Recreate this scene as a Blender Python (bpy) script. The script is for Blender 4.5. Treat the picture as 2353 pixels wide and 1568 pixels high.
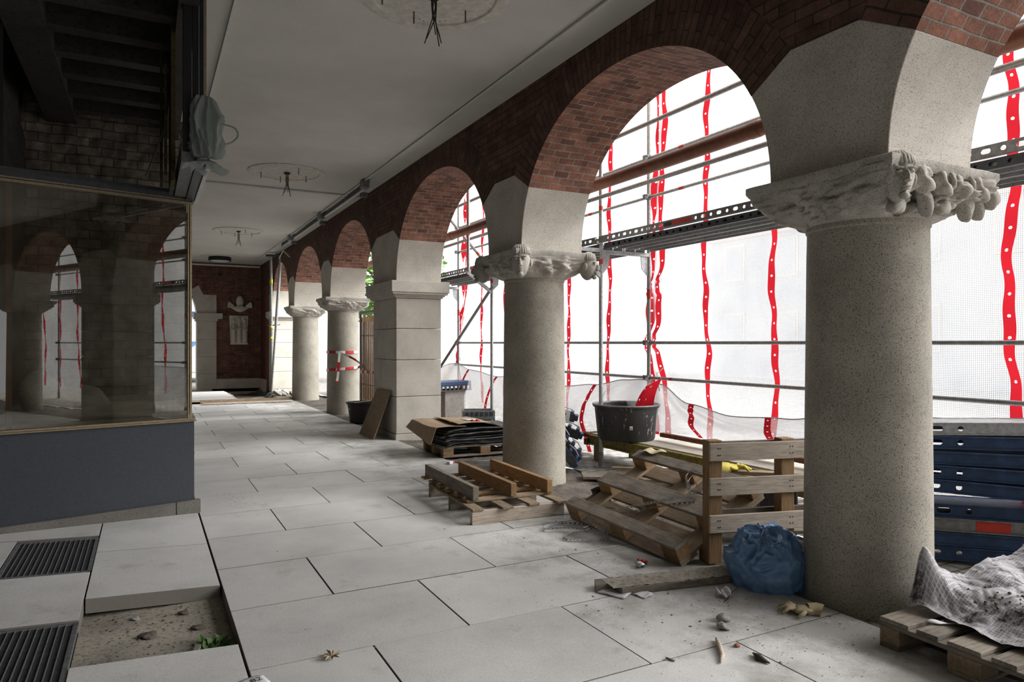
import bpy, math, random
from mathutils import Vector, Matrix, noise
R=math.radians; PI=math.pi; random.seed(7)
sc=bpy.context.scene
for o in list(bpy.data.objects): bpy.data.objects.remove(o)
COL=sc.collection
# ---------------------------------------------------------------- camera, sky, exposure
TH=R(27.7416)
cd=bpy.data.cameras.new('camera'); cam=bpy.data.objects.new('camera',cd); COL.objects.link(cam)
cam.location=(0,0,1.5); cam.rotation_euler=(R(90),0,-TH)
cd.sensor_width=36; cd.lens=1600/2353*36; cd.shift_y=4/2353; cd.clip_start=.05; cd.clip_end=300
sc.camera=cam
w=bpy.data.worlds.new('overcast_sky'); sc.world=w; w.use_nodes=True
wn=w.node_tree.nodes; bg=wn['Background']; bg.inputs[0].default_value=(.93,.96,1,1); bg.inputs[1].default_value=.85
sd=bpy.data.lights.new('hazy_sun','SUN'); sd.energy=10.5; sd.angle=R(45); sd.color=(1,.985,.97)
sun=bpy.data.objects.new('hazy_sun',sd); COL.objects.link(sun); sun.rotation_euler=Vector((-.78,.40,-.50)).to_track_quat('-Z','Y').to_euler()
sc.view_settings.view_transform='Standard'; sc.view_settings.look='None'; sc.view_settings.gamma=1
sc.view_settings.use_curve_mapping=False; sc.view_settings.exposure=0.82
sc.cycles.max_bounces=10; sc.cycles.diffuse_bounces=6; sc.cycles.glossy_bounces=4; sc.cycles.transmission_bounces=6; sc.cycles.transparent_max_bounces=16
sc.cycles.sample_clamp_indirect=6
XW=3.41; TW=.74; XC=3.78; ZC=4.09

# ---------------------------------------------------------------- materials
def new_mat(name):
    m=bpy.data.materials.new(name); m.use_nodes=True; nt=m.node_tree; nt.nodes.clear()
    return m,nt
def nd(nt,t,**k):
    n=nt.nodes.new(t)
    for a,b in k.items():
        if a.startswith('i_'):
            key=a[2:]; key=int(key) if key.isdigit() else key.replace('_',' ')
            n.inputs[key].default_value=b
        else: setattr(n,a,b)
    return n
def ramp(nt,stops):
    n=nt.nodes.new('ShaderNodeValToRGB'); e=n.color_ramp.elements
    while len(e)<len(stops): e.new(.5)
    for i,(p,c) in enumerate(stops):
        e[i].position=p; e[i].color=(c,c,c,1) if isinstance(c,(int,float)) else (*c,1)
    return n
def mixc(nt,a,b,f,mode='MIX'):
    n=nt.nodes.new('ShaderNodeMix'); n.data_type='RGBA'; n.blend_type=mode
    L=nt.links
    for s,v in ((0,f),(6,a),(7,b)):
        if hasattr(v,'links'): L.new(v,n.inputs[s])
        else: n.inputs[s].default_value=v if s==0 else ((*v,1) if len(v)==3 else v)
    return n.outputs[2]
def coords(nt,kind='Object',scale=(1,1,1)):
    tc=nt.nodes.new('ShaderNodeTexCoord'); mp=nt.nodes.new('ShaderNodeMapping'); mp.inputs['Scale'].default_value=scale
    nt.links.new(tc.outputs[kind],mp.inputs[0]); return mp.outputs[0]
def noi(nt,vec,scale,detail=4,rough=.55):
    n=nt.nodes.new('ShaderNodeTexNoise'); n.inputs['Scale'].default_value=scale; n.inputs['Detail'].default_value=detail; n.inputs['Roughness'].default_value=rough
    nt.links.new(vec,n.inputs['Vector']); return n.outputs[0]
def finish(nt,color,rough=.7,bump=None,bstr=.3,bdist=.01,metal=0,spec=.4,**k):
    b=nt.nodes.new('ShaderNodeBsdfPrincipled'); o=nt.nodes.new('ShaderNodeOutputMaterial'); L=nt.links
    if hasattr(color,'links'): L.new(color,b.inputs['Base Color'])
    else: b.inputs['Base Color'].default_value=(*color,1)
    if hasattr(rough,'links'): L.new(rough,b.inputs['Roughness'])
    else: b.inputs['Roughness'].default_value=rough
    b.inputs['Metallic'].default_value=metal; b.inputs['Specular IOR Level'].default_value=spec
    for a,v in k.items(): b.inputs[a.replace('_',' ')].default_value=v
    if bump is not None:
        bn=nt.nodes.new('ShaderNodeBump'); bn.inputs['Strength'].default_value=bstr; bn.inputs['Distance'].default_value=bdist
        L.new(bump,bn.inputs['Height']); L.new(bn.outputs[0],b.inputs['Normal'])
    L.new(b.outputs[0],o.inputs[0]); return b
M={}
def speckle(name,light,dark,sc_=180,stain=.25,bs=.15,rough=.75,grainmix=1.0):
    m,nt=new_mat(name); v=coords(nt)
    f=noi(nt,v,sc_,3,.7); r=ramp(nt,[(.36,dark),(.47,light),(.62,light),(.74,tuple(min(1,c*1.25) for c in light))]); nt.links.new(f,r.inputs[0])
    s=noi(nt,v,2.2,6,.62); r2=ramp(nt,[(.3,1-stain),(.6,1.0)]); nt.links.new(s,r2.inputs[0])
    c=mixc(nt,r.outputs[0],r2.outputs[0],1.0,'MULTIPLY')
    s3=noi(nt,v,17,5,.7); r3=ramp(nt,[(.62,1.0),(.75,.72)]); nt.links.new(s3,r3.inputs[0])
    c=mixc(nt,c,r3.outputs[0],.8,'MULTIPLY')
    finish(nt,c,rough,f,bs,.004); M[name]=m; return m
speckle('granite',(.56,.525,.455),(.17,.155,.13))
speckle('granite_dirty',(.42,.39,.325),(.08,.07,.055),150,stain=.35)
speckle('carved_stone',(.52,.49,.43),(.24,.225,.19),120,.5,.2)
speckle('limestone',(.66,.62,.54),(.48,.45,.38),60,.3,.1)
speckle('plinth_stone',(.18,.17,.15),(.07,.065,.055),160,.3)
speckle('sand',(.42,.385,.32),(.20,.18,.15),40,.5,.6,.95)
speckle('soil',(.16,.14,.115),(.05,.045,.038),35,.6,.9,.95)
speckle('concrete',(.20,.185,.16),(.12,.11,.095),30,.5,.4,.9)
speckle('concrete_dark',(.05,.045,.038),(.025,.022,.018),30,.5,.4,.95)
# floor slabs
def m_floor():
    m,nt=new_mat('floor_slab'); v=coords(nt); L=nt.links
    g=nt.nodes.new('ShaderNodeNewGeometry')
    rr=ramp(nt,[(0,(.63,.63,.61)),(.5,(.69,.69,.67)),(1,(.74,.74,.72))]); L.new(g.outputs['Random Per Island'],rr.inputs[0])
    f=noi(nt,v,140,3,.7); r=ramp(nt,[(.3,.72),(.5,1.0),(.75,1.1)]); L.new(f,r.inputs[0])
    c=mixc(nt,rr.outputs[0],r.outputs[0],1,'MULTIPLY')
    s=noi(nt,v,1.3,7,.62); r2=ramp(nt,[(.33,.74),(.58,1.0)]); L.new(s,r2.inputs[0]); c=mixc(nt,c,r2.outputs[0],.75,'MULTIPLY')
    s3=noi(nt,v,28,6,.75); r3=ramp(nt,[(.64,1.0),(.78,.45)]); L.new(s3,r3.inputs[0])
    s4=noi(nt,v,.9,3,.5); r4=ramp(nt,[(.45,0),(.6,.8)]); L.new(s4,r4.inputs[0]); c=mixc(nt,c,mixc(nt,c,r3.outputs[0],1,'MULTIPLY'),r4.outputs[0])
    g_=nt.nodes.new('ShaderNodeNewGeometry'); sp=nt.nodes.new('ShaderNodeSeparateXYZ'); L.new(g_.outputs['Position'],sp.inputs[0])
    mr=nt.nodes.new('ShaderNodeMapRange'); mr.inputs[1].default_value=1.9; mr.inputs[2].default_value=3.3; L.new(sp.outputs[0],mr.inputs[0])
    s5=noi(nt,v,3.0,8,.68); ad=nt.nodes.new('ShaderNodeMath'); ad.operation='MULTIPLY_ADD'; ad.inputs[1].default_value=.30; L.new(mr.outputs[0],ad.inputs[0]); L.new(s5,ad.inputs[2])
    r5=ramp(nt,[(.58,0),(.80,.62)]); L.new(ad.outputs[0],r5.inputs[0]); c=mixc(nt,c,(.20,.185,.16),r5.outputs[0])
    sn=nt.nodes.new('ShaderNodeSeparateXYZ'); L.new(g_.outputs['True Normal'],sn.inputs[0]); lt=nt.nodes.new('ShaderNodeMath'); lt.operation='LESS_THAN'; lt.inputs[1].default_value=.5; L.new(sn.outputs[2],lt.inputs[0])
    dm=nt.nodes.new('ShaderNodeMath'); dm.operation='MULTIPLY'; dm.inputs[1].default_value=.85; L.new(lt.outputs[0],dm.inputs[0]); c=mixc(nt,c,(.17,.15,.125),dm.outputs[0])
    finish(nt,c,.5,f,.12,.003,spec=.5); M['floor_slab']=m
m_floor()
def m_brick(name,c1,c2,mortar,bw=.235,rh=.071,bump=1.0,lightspots=.25):
    m,nt=new_mat(name); L=nt.links; tc=nt.nodes.new('ShaderNodeTexCoord')
    wob=nt.nodes.new('ShaderNodeTexNoise'); wob.inputs['Scale'].default_value=6; L.new(tc.outputs['UV'],wob.inputs['Vector'])
    ad=nt.nodes.new('ShaderNodeMix'); ad.data_type='VECTOR'; ad.inputs[0].default_value=.022
    L.new(tc.outputs['UV'],ad.inputs[4]); L.new(wob.outputs['Color'],ad.inputs[5])
    b=nt.nodes.new('ShaderNodeTexBrick'); b.inputs['Scale'].default_value=1; b.inputs['Brick Width'].default_value=bw; b.inputs['Row Height'].default_value=rh
    b.inputs['Mortar Size'].default_value=.0075 if bw<.2 else .006; b.inputs['Mortar Smooth'].default_value=.3; b.inputs['Bias'].default_value=-.1
    b.inputs['Color1'].default_value=(*c1,1); b.inputs['Color2'].default_value=(*c2,1); b.inputs['Mortar'].default_value=(*mortar,1)
    L.new(ad.outputs[1],b.inputs['Vector'])
    n=noi(nt,tc.outputs['UV'],5,5,.7); r=ramp(nt,[(.3,.55),(.55,1.1),(.72,1.7)]); L.new(n,r.inputs[0])
    c=mixc(nt,b.outputs[0],r.outputs[0],1,'MULTIPLY')
    n2=noi(nt,tc.outputs['UV'],60,4,.7); r2=ramp(nt,[(.3,.75),(.6,1.1)]); L.new(n2,r2.inputs[0]); c=mixc(nt,c,r2.outputs[0],1,'MULTIPLY')
    mm=nt.nodes.new('ShaderNodeMath'); mm.operation='MULTIPLY_ADD'; mm.inputs[1].default_value=-1.0; mm.inputs[2].default_value=1.0; L.new(b.outputs['Fac'],mm.inputs[0])
    m3=nt.nodes.new('ShaderNodeMath'); m3.operation='MULTIPLY_ADD'; m3.inputs[1].default_value=.35; L.new(n2,m3.inputs[0]); L.new(mm.outputs[0],m3.inputs[2])
    # bricks sit at slightly different depths
    sp=nt.nodes.new('ShaderNodeSeparateColor'); L.new(b.outputs[0],sp.inputs[0]); m4=nt.nodes.new('ShaderNodeMath'); m4.operation='MULTIPLY_ADD'; m4.inputs[1].default_value=2.5
    L.new(sp.outputs[0],m4.inputs[0]); L.new(m3.outputs[0],m4.inputs[2])
    finish(nt,c,.85,m4.outputs[0],bump,.014,spec=.25); M[name]=m
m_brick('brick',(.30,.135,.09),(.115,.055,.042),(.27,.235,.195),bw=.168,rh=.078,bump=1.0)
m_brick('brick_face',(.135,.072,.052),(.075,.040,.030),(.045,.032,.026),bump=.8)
m_brick('brick_end',(.17,.072,.052),(.085,.04,.03),(.17,.14,.115),bump=.7)
m_brick('rubble_brick',(.23,.20,.165),(.12,.105,.085),(.085,.075,.06),.25,.10,1.5)
m_brick('cobble',(.40,.38,.35),(.26,.25,.23),(.08,.07,.06),.14,.12,1.0)
def m_plaster():
    m,nt=new_mat('ceiling_plaster'); v=coords(nt); L=nt.links
    f=noi(nt,v,55,4,.7); s=noi(nt,v,.8,5,.6); r=ramp(nt,[(.3,(.53,.515,.475)),(.65,(.63,.615,.57))]); L.new(s,r.inputs[0])
    s2=noi(nt,v,30,6,.8); r2=ramp(nt,[(.68,1.0),(.76,.55)]); L.new(s2,r2.inputs[0]); c=mixc(nt,r.outputs[0],r2.outputs[0],.6,'MULTIPLY')
    finish(nt,c,.9,f,.5,.012,spec=.2); M['ceiling_plaster']=m
m_plaster()
def m_wood(name,a,b,dirt=.4,dark=(.05,.04,.03)):
    m,nt=new_mat(name); L=nt.links; tc=nt.nodes.new('ShaderNodeTexCoord'); oi=nt.nodes.new('ShaderNodeObjectInfo')
    ad=nt.nodes.new('ShaderNodeVectorMath'); ad.operation='MULTIPLY_ADD'; ad.inputs[1].default_value=(1,1,1); L.new(tc.outputs['Object'],ad.inputs[0])
    cx=nt.nodes.new('ShaderNodeCombineXYZ'); mu=nt.nodes.new('ShaderNodeMath'); mu.operation='MULTIPLY'; mu.inputs[1].default_value=37; L.new(oi.outputs['Random'],mu.inputs[0])
    for i in range(3): L.new(mu.outputs[0],cx.inputs[i])
    L.new(cx.outputs[0],ad.inputs[2])
    mp=nt.nodes.new('ShaderNodeMapping'); mp.inputs['Scale'].default_value=(1.2,16,16); L.new(ad.outputs[0],mp.inputs[0])
    g=noi(nt,mp.outputs[0],3.5,6,.7); r=ramp(nt,[(.3,b),(.65,a)]); L.new(g,r.inputs[0])
    mp2=nt.nodes.new('ShaderNodeMapping'); mp2.inputs['Scale'].default_value=(3,60,60); L.new(ad.outputs[0],mp2.inputs[0])
    g2=noi(nt,mp2.outputs[0],3,3,.6); r2=ramp(nt,[(.35,.7),(.55,1.05)]); L.new(g2,r2.inputs[0]); c=mixc(nt,r.outputs[0],r2.outputs[0],1,'MULTIPLY')
    d=noi(nt,ad.outputs[0],7,6,.7); r3=ramp(nt,[(.45,0),(.75,dirt)]); L.new(d,r3.inputs[0]); c=mixc(nt,c,dark,r3.outputs[0])
    r4=ramp(nt,[(0,.75),(1,1.15)]); L.new(oi.outputs['Random'],r4.inputs[0]); c=mixc(nt,c,r4.outputs[0],1,'MULTIPLY')
    finish(nt,c,.8,g2,.25,.004,spec=.25); M[name]=m
m_wood('wood_old',(.38,.295,.20),(.22,.16,.105),.45)
m_wood('wood_grey',(.33,.285,.23),(.17,.14,.11),.5)
m_wood('wood_pale',(.56,.485,.40),(.43,.355,.28),.2)
m_wood('wood_warm',(.40,.25,.13),(.25,.15,.075),.3)
m_wood('wood_dirty',(.33,.29,.235),(.18,.155,.125),.8,(.08,.07,.055))
def simple(name,col,rough=.6,metal=0,ns=12,var=.25,bs=.1,spec=.4,**k):
    m,nt=new_mat(name); v=coords(nt); f=noi(nt,v,ns,5,.65); r=ramp(nt,[(.3,1-var),(.7,1+var*.4)]); nt.links.new(f,r.inputs[0])
    c=mixc(nt,col,r.outputs[0],1,'MULTIPLY'); finish(nt,c,rough,f,bs,.004,metal,spec,**k); M[name]=m
simple('galvanised',(.42,.43,.43),.5,.75,30,.35)
simple('steel_grey',(.25,.26,.26),.55,.6,25,.4)
simple('steel_dark',(.07,.075,.08),.6,.3,25,.4)
simple('red_paint',(.55,.05,.03),.55)
simple('yellow_paint',(.6,.5,.04),.6)
simple('yellow_beam',(.30,.25,.07),.65,.1,18,.6)
simple('rust',(.22,.09,.05),.8,.1,20,.5)
simple('copper_pipe',(.30,.135,.085),.5,.35,9,.3)
simple('blue_steel',(.028,.062,.14),.6,.1,14,.45)
simple('blue_plastic',(.022,.05,.13),.45,0,14,.35)
simple('red_plastic',(.5,.05,.035),.5)
simple('black_rubber',(.045,.045,.045),.7,0,30,.5,.4)
simple('bitumen',(.075,.075,.075),.75,0,20,.7,.6)
simple('panel_grey',(.052,.058,.072),.42,.1,60,.25,.03)
simple('frame_grey',(.07,.075,.085),.45,.2,20,.3)
simple('black_metal',(.012,.012,.013),.6)
simple('brass',(.33,.265,.17),.38,.7,40,.3)
simple('pink_strip',(.30,.15,.11),.7)
simple('cardboard',(.33,.235,.15),.85,0,9,.2)
simple('board_ply',(.27,.20,.13),.85,0,18,.35)
simple('insulation',(.07,.06,.02),.9,0,25,.6)
simple('white_paint',(.62,.62,.60),.55,0,30,.15)
simple('rosette_plaster',(.60,.575,.51),.8,0,14,.3)
simple('paper',(.75,.75,.77),.7,0,10,.1)
simple('foil',(.6,.62,.66),.3,.8,60,.3,.5)
simple('latex',(.52,.44,.27),.6,0,30,.2)
simple('yellow_rubber',(.62,.52,.08),.6)
simple('wire_black',(.03,.025,.02),.7)
simple('bark',(.12,.09,.06),.9)
simple('leaf_green',(.13,.28,.04),.7,0,3,.5)
simple('leaf_weed',(.09,.17,.045),.7,0,9,.4)
simple('leaf_dark',(.075,.065,.04),.7,0,9,.5)
simple('leaf_dry',(.40,.31,.22),.8,0,20,.3)
simple('facade_beige',(.55,.49,.40),.9)
simple('facade_grey',(.40,.42,.45),.9)
simple('stone_grey',(.33,.31,.28),.9,0,30,.3)
simple('brick_chip',(.30,.13,.08),.9)
simple('print_dark',(.05,.05,.06),.8)
def m_tub():
    m,nt=new_mat('tub_black'); v=coords(nt,'Object',(1,1,.35)); L=nt.links
    f=noi(nt,v,16,5,.75); r=ramp(nt,[(.60,(.035,.035,.033)),(.66,(.5,.5,.48))]); L.new(f,r.inputs[0]); finish(nt,r.outputs[0],.55,f,.15,.003); M['tub_black']=m
    m,nt=new_mat('bucket_black'); finish(nt,(.03,.03,.033),.5); M['bucket_black']=m
m_tub()
def m_tape():
    m,nt=new_mat('barrier_tape'); L=nt.links; tc=nt.nodes.new('ShaderNodeTexCoord'); sp=nt.nodes.new('ShaderNodeSeparateXYZ'); L.new(tc.outputs['UV'],sp.inputs[0])
    a=nt.nodes.new('ShaderNodeMath'); a.operation='MODULO'; a.inputs[1].default_value=.4; L.new(sp.outputs[0],a.inputs[0])
    g=nt.nodes.new('ShaderNodeMath'); g.operation='GREATER_THAN'; g.inputs[1].default_value=.2; L.new(a.outputs[0],g.inputs[0])
    c=mixc(nt,(.85,.84,.82),(.55,.02,.02),g.outputs[0]); finish(nt,c,.5); M['barrier_tape']=m
m_tape()
def m_sheet():
    # reinforced translucent film: opaque threads every 12 mm, clearer film between
    m,nt=new_mat('reinforced_film'); L=nt.links; tc=nt.nodes.new('ShaderNodeTexCoord')
    def grid(size,w_):
        mp=nt.nodes.new('ShaderNodeMapping'); mp.inputs['Scale'].default_value=(1/size,1/size,1); L.new(tc.outputs['UV'],mp.inputs[0])
        sp=nt.nodes.new('ShaderNodeSeparateXYZ'); L.new(mp.outputs[0],sp.inputs[0]); outs=[]
        for i in (0,1):
            f=nt.nodes.new('ShaderNodeMath'); f.operation='FRACT'; L.new(sp.outputs[i],f.inputs[0])
            g=nt.nodes.new('ShaderNodeMath'); g.operation='LESS_THAN'; g.inputs[1].default_value=w_; L.new(f.outputs[0],g.inputs[0]); outs.append(g.outputs[0])
        x=nt.nodes.new('ShaderNodeMath'); x.operation='MAXIMUM'; L.new(outs[0],x.inputs[0]); L.new(outs[1],x.inputs[1]); return x.outputs[0]
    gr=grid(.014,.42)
    n=noi(nt,tc.outputs['UV'],1.1,5,.6); r=ramp(nt,[(.3,(.26,.27,.29)),(.7,(.42,.42,.42))]); L.new(n,r.inputs[0])  # broad film tone imitates grey shade from the buildings behind
    tr=nt.nodes.new('ShaderNodeBsdfTranslucent'); df=nt.nodes.new('ShaderNodeBsdfDiffuse'); tp=nt.nodes.new('ShaderNodeBsdfTransparent')
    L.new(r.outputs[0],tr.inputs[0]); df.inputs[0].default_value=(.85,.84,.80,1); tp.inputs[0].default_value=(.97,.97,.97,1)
    m1=nt.nodes.new('ShaderNodeMixShader'); m1.inputs[0].default_value=.25; L.new(tr.outputs[0],m1.inputs[1]); L.new(df.outputs[0],m1.inputs[2])
    k=nt.nodes.new('ShaderNodeMapRange'); k.inputs[3].default_value=.80; k.inputs[4].default_value=.20; L.new(gr,k.inputs[0])
    m2=nt.nodes.new('ShaderNodeMixShader'); L.new(k.outputs[0],m2.inputs[0]); L.new(m1.outputs[0],m2.inputs[1]); L.new(tp.outputs[0],m2.inputs[2])
    o=nt.nodes.new('ShaderNodeOutputMaterial'); L.new(m2.outputs[0],o.inputs[0]); M['film']=m
    # the red edging band with white eyelets
    m,nt=new_mat('red_band'); L=nt.links; tc=nt.nodes.new('ShaderNodeTexCoord'); sp=nt.nodes.new('ShaderNodeSeparateXYZ'); L.new(tc.outputs['UV'],sp.inputs[0])
    def ma(op,a,b):
        q=nt.nodes.new('ShaderNodeMath'); q.operation=op
        for i,vv in enumerate((a,b)):
            if hasattr(vv,'links'): L.new(vv,q.inputs[i])
            elif vv is not None: q.inputs[i].default_value=vv
        return q.outputs[0]
    u=ma('SUBTRACT',sp.outputs[0],.5); u=ma('MULTIPLY',u,.08)
    v=ma('FRACT',ma('DIVIDE',sp.outputs[1],.165),None); v=ma('MULTIPLY',ma('SUBTRACT',v,.5),.165)
    d=ma('SQRT',ma('ADD',ma('MULTIPLY',u,u),ma('MULTIPLY',v,v)),None); hole=ma('LESS_THAN',d,.0125)
    tr=nt.nodes.new('ShaderNodeBsdfTranslucent'); tr.inputs[0].default_value=(.38,.012,.02,1)
    df=nt.nodes.new('ShaderNodeBsdfDiffuse'); df.inputs[0].default_value=(.62,.03,.04,1)
    m1=nt.nodes.new('ShaderNodeMixShader'); m1.inputs[0].default_value=.3; L.new(tr.outputs[0],m1.inputs[1]); L.new(df.outputs[0],m1.inputs[2])
    tp=nt.nodes.new('ShaderNodeBsdfTransparent'); m2=nt.nodes.new('ShaderNodeMixShader'); L.new(hole,m2.inputs[0]); L.new(m1.outputs[0],m2.inputs[1]); L.new(tp.outputs[0],m2.inputs[2])
    o=nt.nodes.new('ShaderNodeOutputMaterial'); L.new(m2.outputs[0],o.inputs[0]); M['red_band']=m
m_sheet()
def m_glass():
    m,nt=new_mat('dusty_glass'); L=nt.links
    fr=nt.nodes.new('ShaderNodeFresnel'); fr.inputs[0].default_value=1.75
    tp=nt.nodes.new('ShaderNodeBsdfTransparent'); tp.inputs[0].default_value=(.80,.80,.76,1)
    gl=nt.nodes.new('ShaderNodeBsdfGlossy'); gl.inputs['Roughness'].default_value=0.0; gl.inputs[0].default_value=(.95,.93,.9,1)
    df=nt.nodes.new('ShaderNodeBsdfDiffuse'); df.inputs[0].default_value=(.5,.47,.4,1)
    v=coords(nt); f=noi(nt,v,3,6,.7); r=ramp(nt,[(.4,.0),(.8,.09)]); L.new(f,r.inputs[0])
    m1=nt.nodes.new('ShaderNodeMixShader'); L.new(fr.outputs[0],m1.inputs[0]); L.new(tp.outputs[0],m1.inputs[1]); L.new(gl.outputs[0],m1.inputs[2])
    m2=nt.nodes.new('ShaderNodeMixShader'); L.new(r.outputs[0],m2.inputs[0]); L.new(m1.outputs[0],m2.inputs[1]); L.new(df.outputs[0],m2.inputs[2])
    o=nt.nodes.new('ShaderNodeOutputMaterial'); L.new(m2.outputs[0],o.inputs[0]); M['glass']=m
    for nm,c,ro,tr_ in (('blue_film',(.20,.37,.62),.20,.3),('grey_film',(.42,.46,.43),.2,.5),('white_film',(.55,.54,.57),.5,.2)):
        m,nt=new_mat(nm); L=nt.links; b=finish(nt,c,ro,spec=.6); t=nt.nodes.new('ShaderNodeBsdfTranslucent'); t.inputs[0].default_value=(*c,1)
        o=[n for n in nt.nodes if n.type=='OUTPUT_MATERIAL'][0]; mx=nt.nodes.new('ShaderNodeMixShader'); mx.inputs[0].default_value=tr_
        L.new(b.outputs[0],mx.inputs[1]); L.new(t.outputs[0],mx.inputs[2]); L.new(mx.outputs[0],o.inputs[0]); M[nm]=m
m_glass()
def m_tarp():
    m,nt=new_mat('dirty_tarp'); L=nt.links; tc=nt.nodes.new('ShaderNodeTexCoord'); v=tc.outputs['UV']
    mp=nt.nodes.new('ShaderNodeMapping'); mp.inputs['Scale'].default_value=(70,70,1); L.new(v,mp.inputs[0]); ck=nt.nodes.new('ShaderNodeSeparateXYZ'); L.new(mp.outputs[0],ck.inputs[0])
    fr=[]
    for i in (0,1):
        f=nt.nodes.new('ShaderNodeMath'); f.operation='FRACT'; L.new(ck.outputs[i],f.inputs[0]); g=nt.nodes.new('ShaderNodeMath'); g.operation='LESS_THAN'; g.inputs[1].default_value=.25; L.new(f.outputs[0],g.inputs[0]); fr.append(g.outputs[0])
    mx=nt.nodes.new('ShaderNodeMath'); mx.operation='MAXIMUM'; L.new(fr[0],mx.inputs[0]); L.new(fr[1],mx.inputs[1])
    c=mixc(nt,(.20,.19,.195),(.46,.45,.48),mx.outputs[0])
    n=noi(nt,v,5,7,.75); r=ramp(nt,[(.42,0),(.62,1)]); L.new(n,r.inputs[0]); c=mixc(nt,c,(.42,.41,.43),r.outputs[0])
    n2=noi(nt,v,9,7,.8); r2=ramp(nt,[(.53,0),(.6,.95)]); L.new(n2,r2.inputs[0]); c=mixc(nt,c,(.03,.028,.025),r2.outputs[0])
    finish(nt,c,.55,n2,.4,.01); M['tarp']=m
m_tarp()

# ---------------------------------------------------------------- builders
class G:
    def __init__(s): s.v=[]; s.f=[]; s.uv=[]
    def face(s,pts,uv=None):
        n=len(s.v); s.v+= [tuple(p) for p in pts]; s.f.append(tuple(range(n,n+len(pts)))); s.uv.append(uv or [(p[0],p[2]) for p in pts])
    def mesh(s,v,f,uv=None):
        n=len(s.v); s.v+=[tuple(p) for p in v]
        for i,q in enumerate(f):
            s.f.append(tuple(a+n for a in q)); s.uv.append(uv[i] if uv else [(v[a][0],v[a][2]) for a in q])
    def box(s,c,d,rot=None):
        hx,hy,hz=d[0]/2,d[1]/2,d[2]/2; P=[Vector((x,y,z)) for x in(-hx,hx) for y in(-hy,hy) for z in(-hz,hz)]
        if rot is not None: P=[rot@p for p in P]
        P=[p+Vector(c) for p in P]
        s.mesh(P,[(0,1,3,2),(4,6,7,5),(0,4,5,1),(2,3,7,6),(0,2,6,4),(1,5,7,3)])
    def bb(s,x0,x1,y0,y1,z0,z1): s.box(((x0+x1)/2,(y0+y1)/2,(z0+z1)/2),(x1-x0,y1-y0,z1-z0))
    def wall(s,p0,p1,z0,z1,th,off=0):   # upright box between two plan points
        a=Vector((p0[0],p0[1],0)); b=Vector((p1[0],p1[1],0)); d=(b-a).normalized(); n=Vector((-d.y,d.x,0))
        c=(a+b)/2+n*off; ang=math.atan2(d.y,d.x)
        s.box((c.x,c.y,(z0+z1)/2),((b-a).length,th,z1-z0),Matrix.Rotation(ang,3,'Z'))
    def bar(s,a,b,w_,h,up=(0,0,1)):
        a,b=Vector(a),Vector(b); x=(b-a).normalized(); y=Vector(up).cross(x); y=y.normalized() if y.length>1e-4 else Vector((0,1,0)); z=x.cross(y)
        s.box((a+b)/2,((b-a).length,w_,h),Matrix((x,y,z)).transposed())
    def tube(s,path,r,n=12,cap=True,uvs=False):
        path=[Vector(p) for p in path]; rs=r if isinstance(r,(list,tuple)) else [r]*len(path); V=[];Fc=[]
        up=Vector((0,0,1)); t0=(path[1]-path[0]).normalized()
        if abs(t0.z)>.95: up=Vector((1,0,0))
        for i,p in enumerate(path):
            t=(path[min(i+1,len(path)-1)]-path[max(i-1,0)]).normalized(); a=t.cross(up); a=a.normalized() if a.length>1e-5 else Vector((1,0,0)); b=a.cross(t); up=b
            for k in range(n): V.append(p+(a*math.cos(2*PI*k/n)+b*math.sin(2*PI*k/n))*rs[i])
        for i in range(len(path)-1):
            for k in range(n): Fc.append((i*n+k,i*n+(k+1)%n,(i+1)*n+(k+1)%n,(i+1)*n+k))
        if cap: Fc+= [tuple(range(n-1,-1,-1)),tuple((len(path)-1)*n+k for k in range(n))]
        s.mesh(V,Fc)
    def lathe(s,prof,c=(0,0,0),n=48,cap=True):
        V=[];Fc=[]
        for r,z in prof:
            for k in range(n): V.append((c[0]+r*math.cos(2*PI*k/n),c[1]+r*math.sin(2*PI*k/n),c[2]+z))
        for i in range(len(prof)-1):
            for k in range(n): Fc.append((i*n+k,i*n+(k+1)%n,(i+1)*n+(k+1)%n,(i+1)*n+k))
        if cap: Fc+= [tuple(range(n-1,-1,-1)),tuple((len(prof)-1)*n+k for k in range(n))]
        s.mesh(V,Fc)
    def ell(s,c,r,rot=None,n=16,m=10,amp=0):
        V=[];Fc=[]
        for i in range(m+1):
            a=PI*i/m
            for k in range(n):
                b=2*PI*k/n; p=Vector((r[0]*math.sin(a)*math.cos(b),r[1]*math.sin(a)*math.sin(b),r[2]*math.cos(a)))
                if amp: p*=1+amp*noise.noise(p*(1.3/max(r))+Vector(c)*3)
                if rot is not None: p=rot@p
                V.append(p+Vector(c))
        for i in range(m):
            for k in range(n): Fc.append((i*n+k,(i+1)*n+k,(i+1)*n+(k+1)%n,i*n+(k+1)%n))
        s.mesh(V,Fc)
    def grid(s,nu,nv,fn,uvf=None):
        V=[Vector(fn(i/nu,j/nv)) for i in range(nu+1) for j in range(nv+1)]; Fc=[];U=[]
        for i in range(nu):
            for j in range(nv):
                q=(i*(nv+1)+j,(i+1)*(nv+1)+j,(i+1)*(nv+1)+j+1,i*(nv+1)+j+1); Fc.append(q)
                uf=uvf or (lambda a,b:(a,b)); U.append([uf(i/nu,j/nv),uf((i+1)/nu,j/nv),uf((i+1)/nu,(j+1)/nv),uf(i/nu,(j+1)/nv)])
        s.mesh(V,Fc,U)
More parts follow.
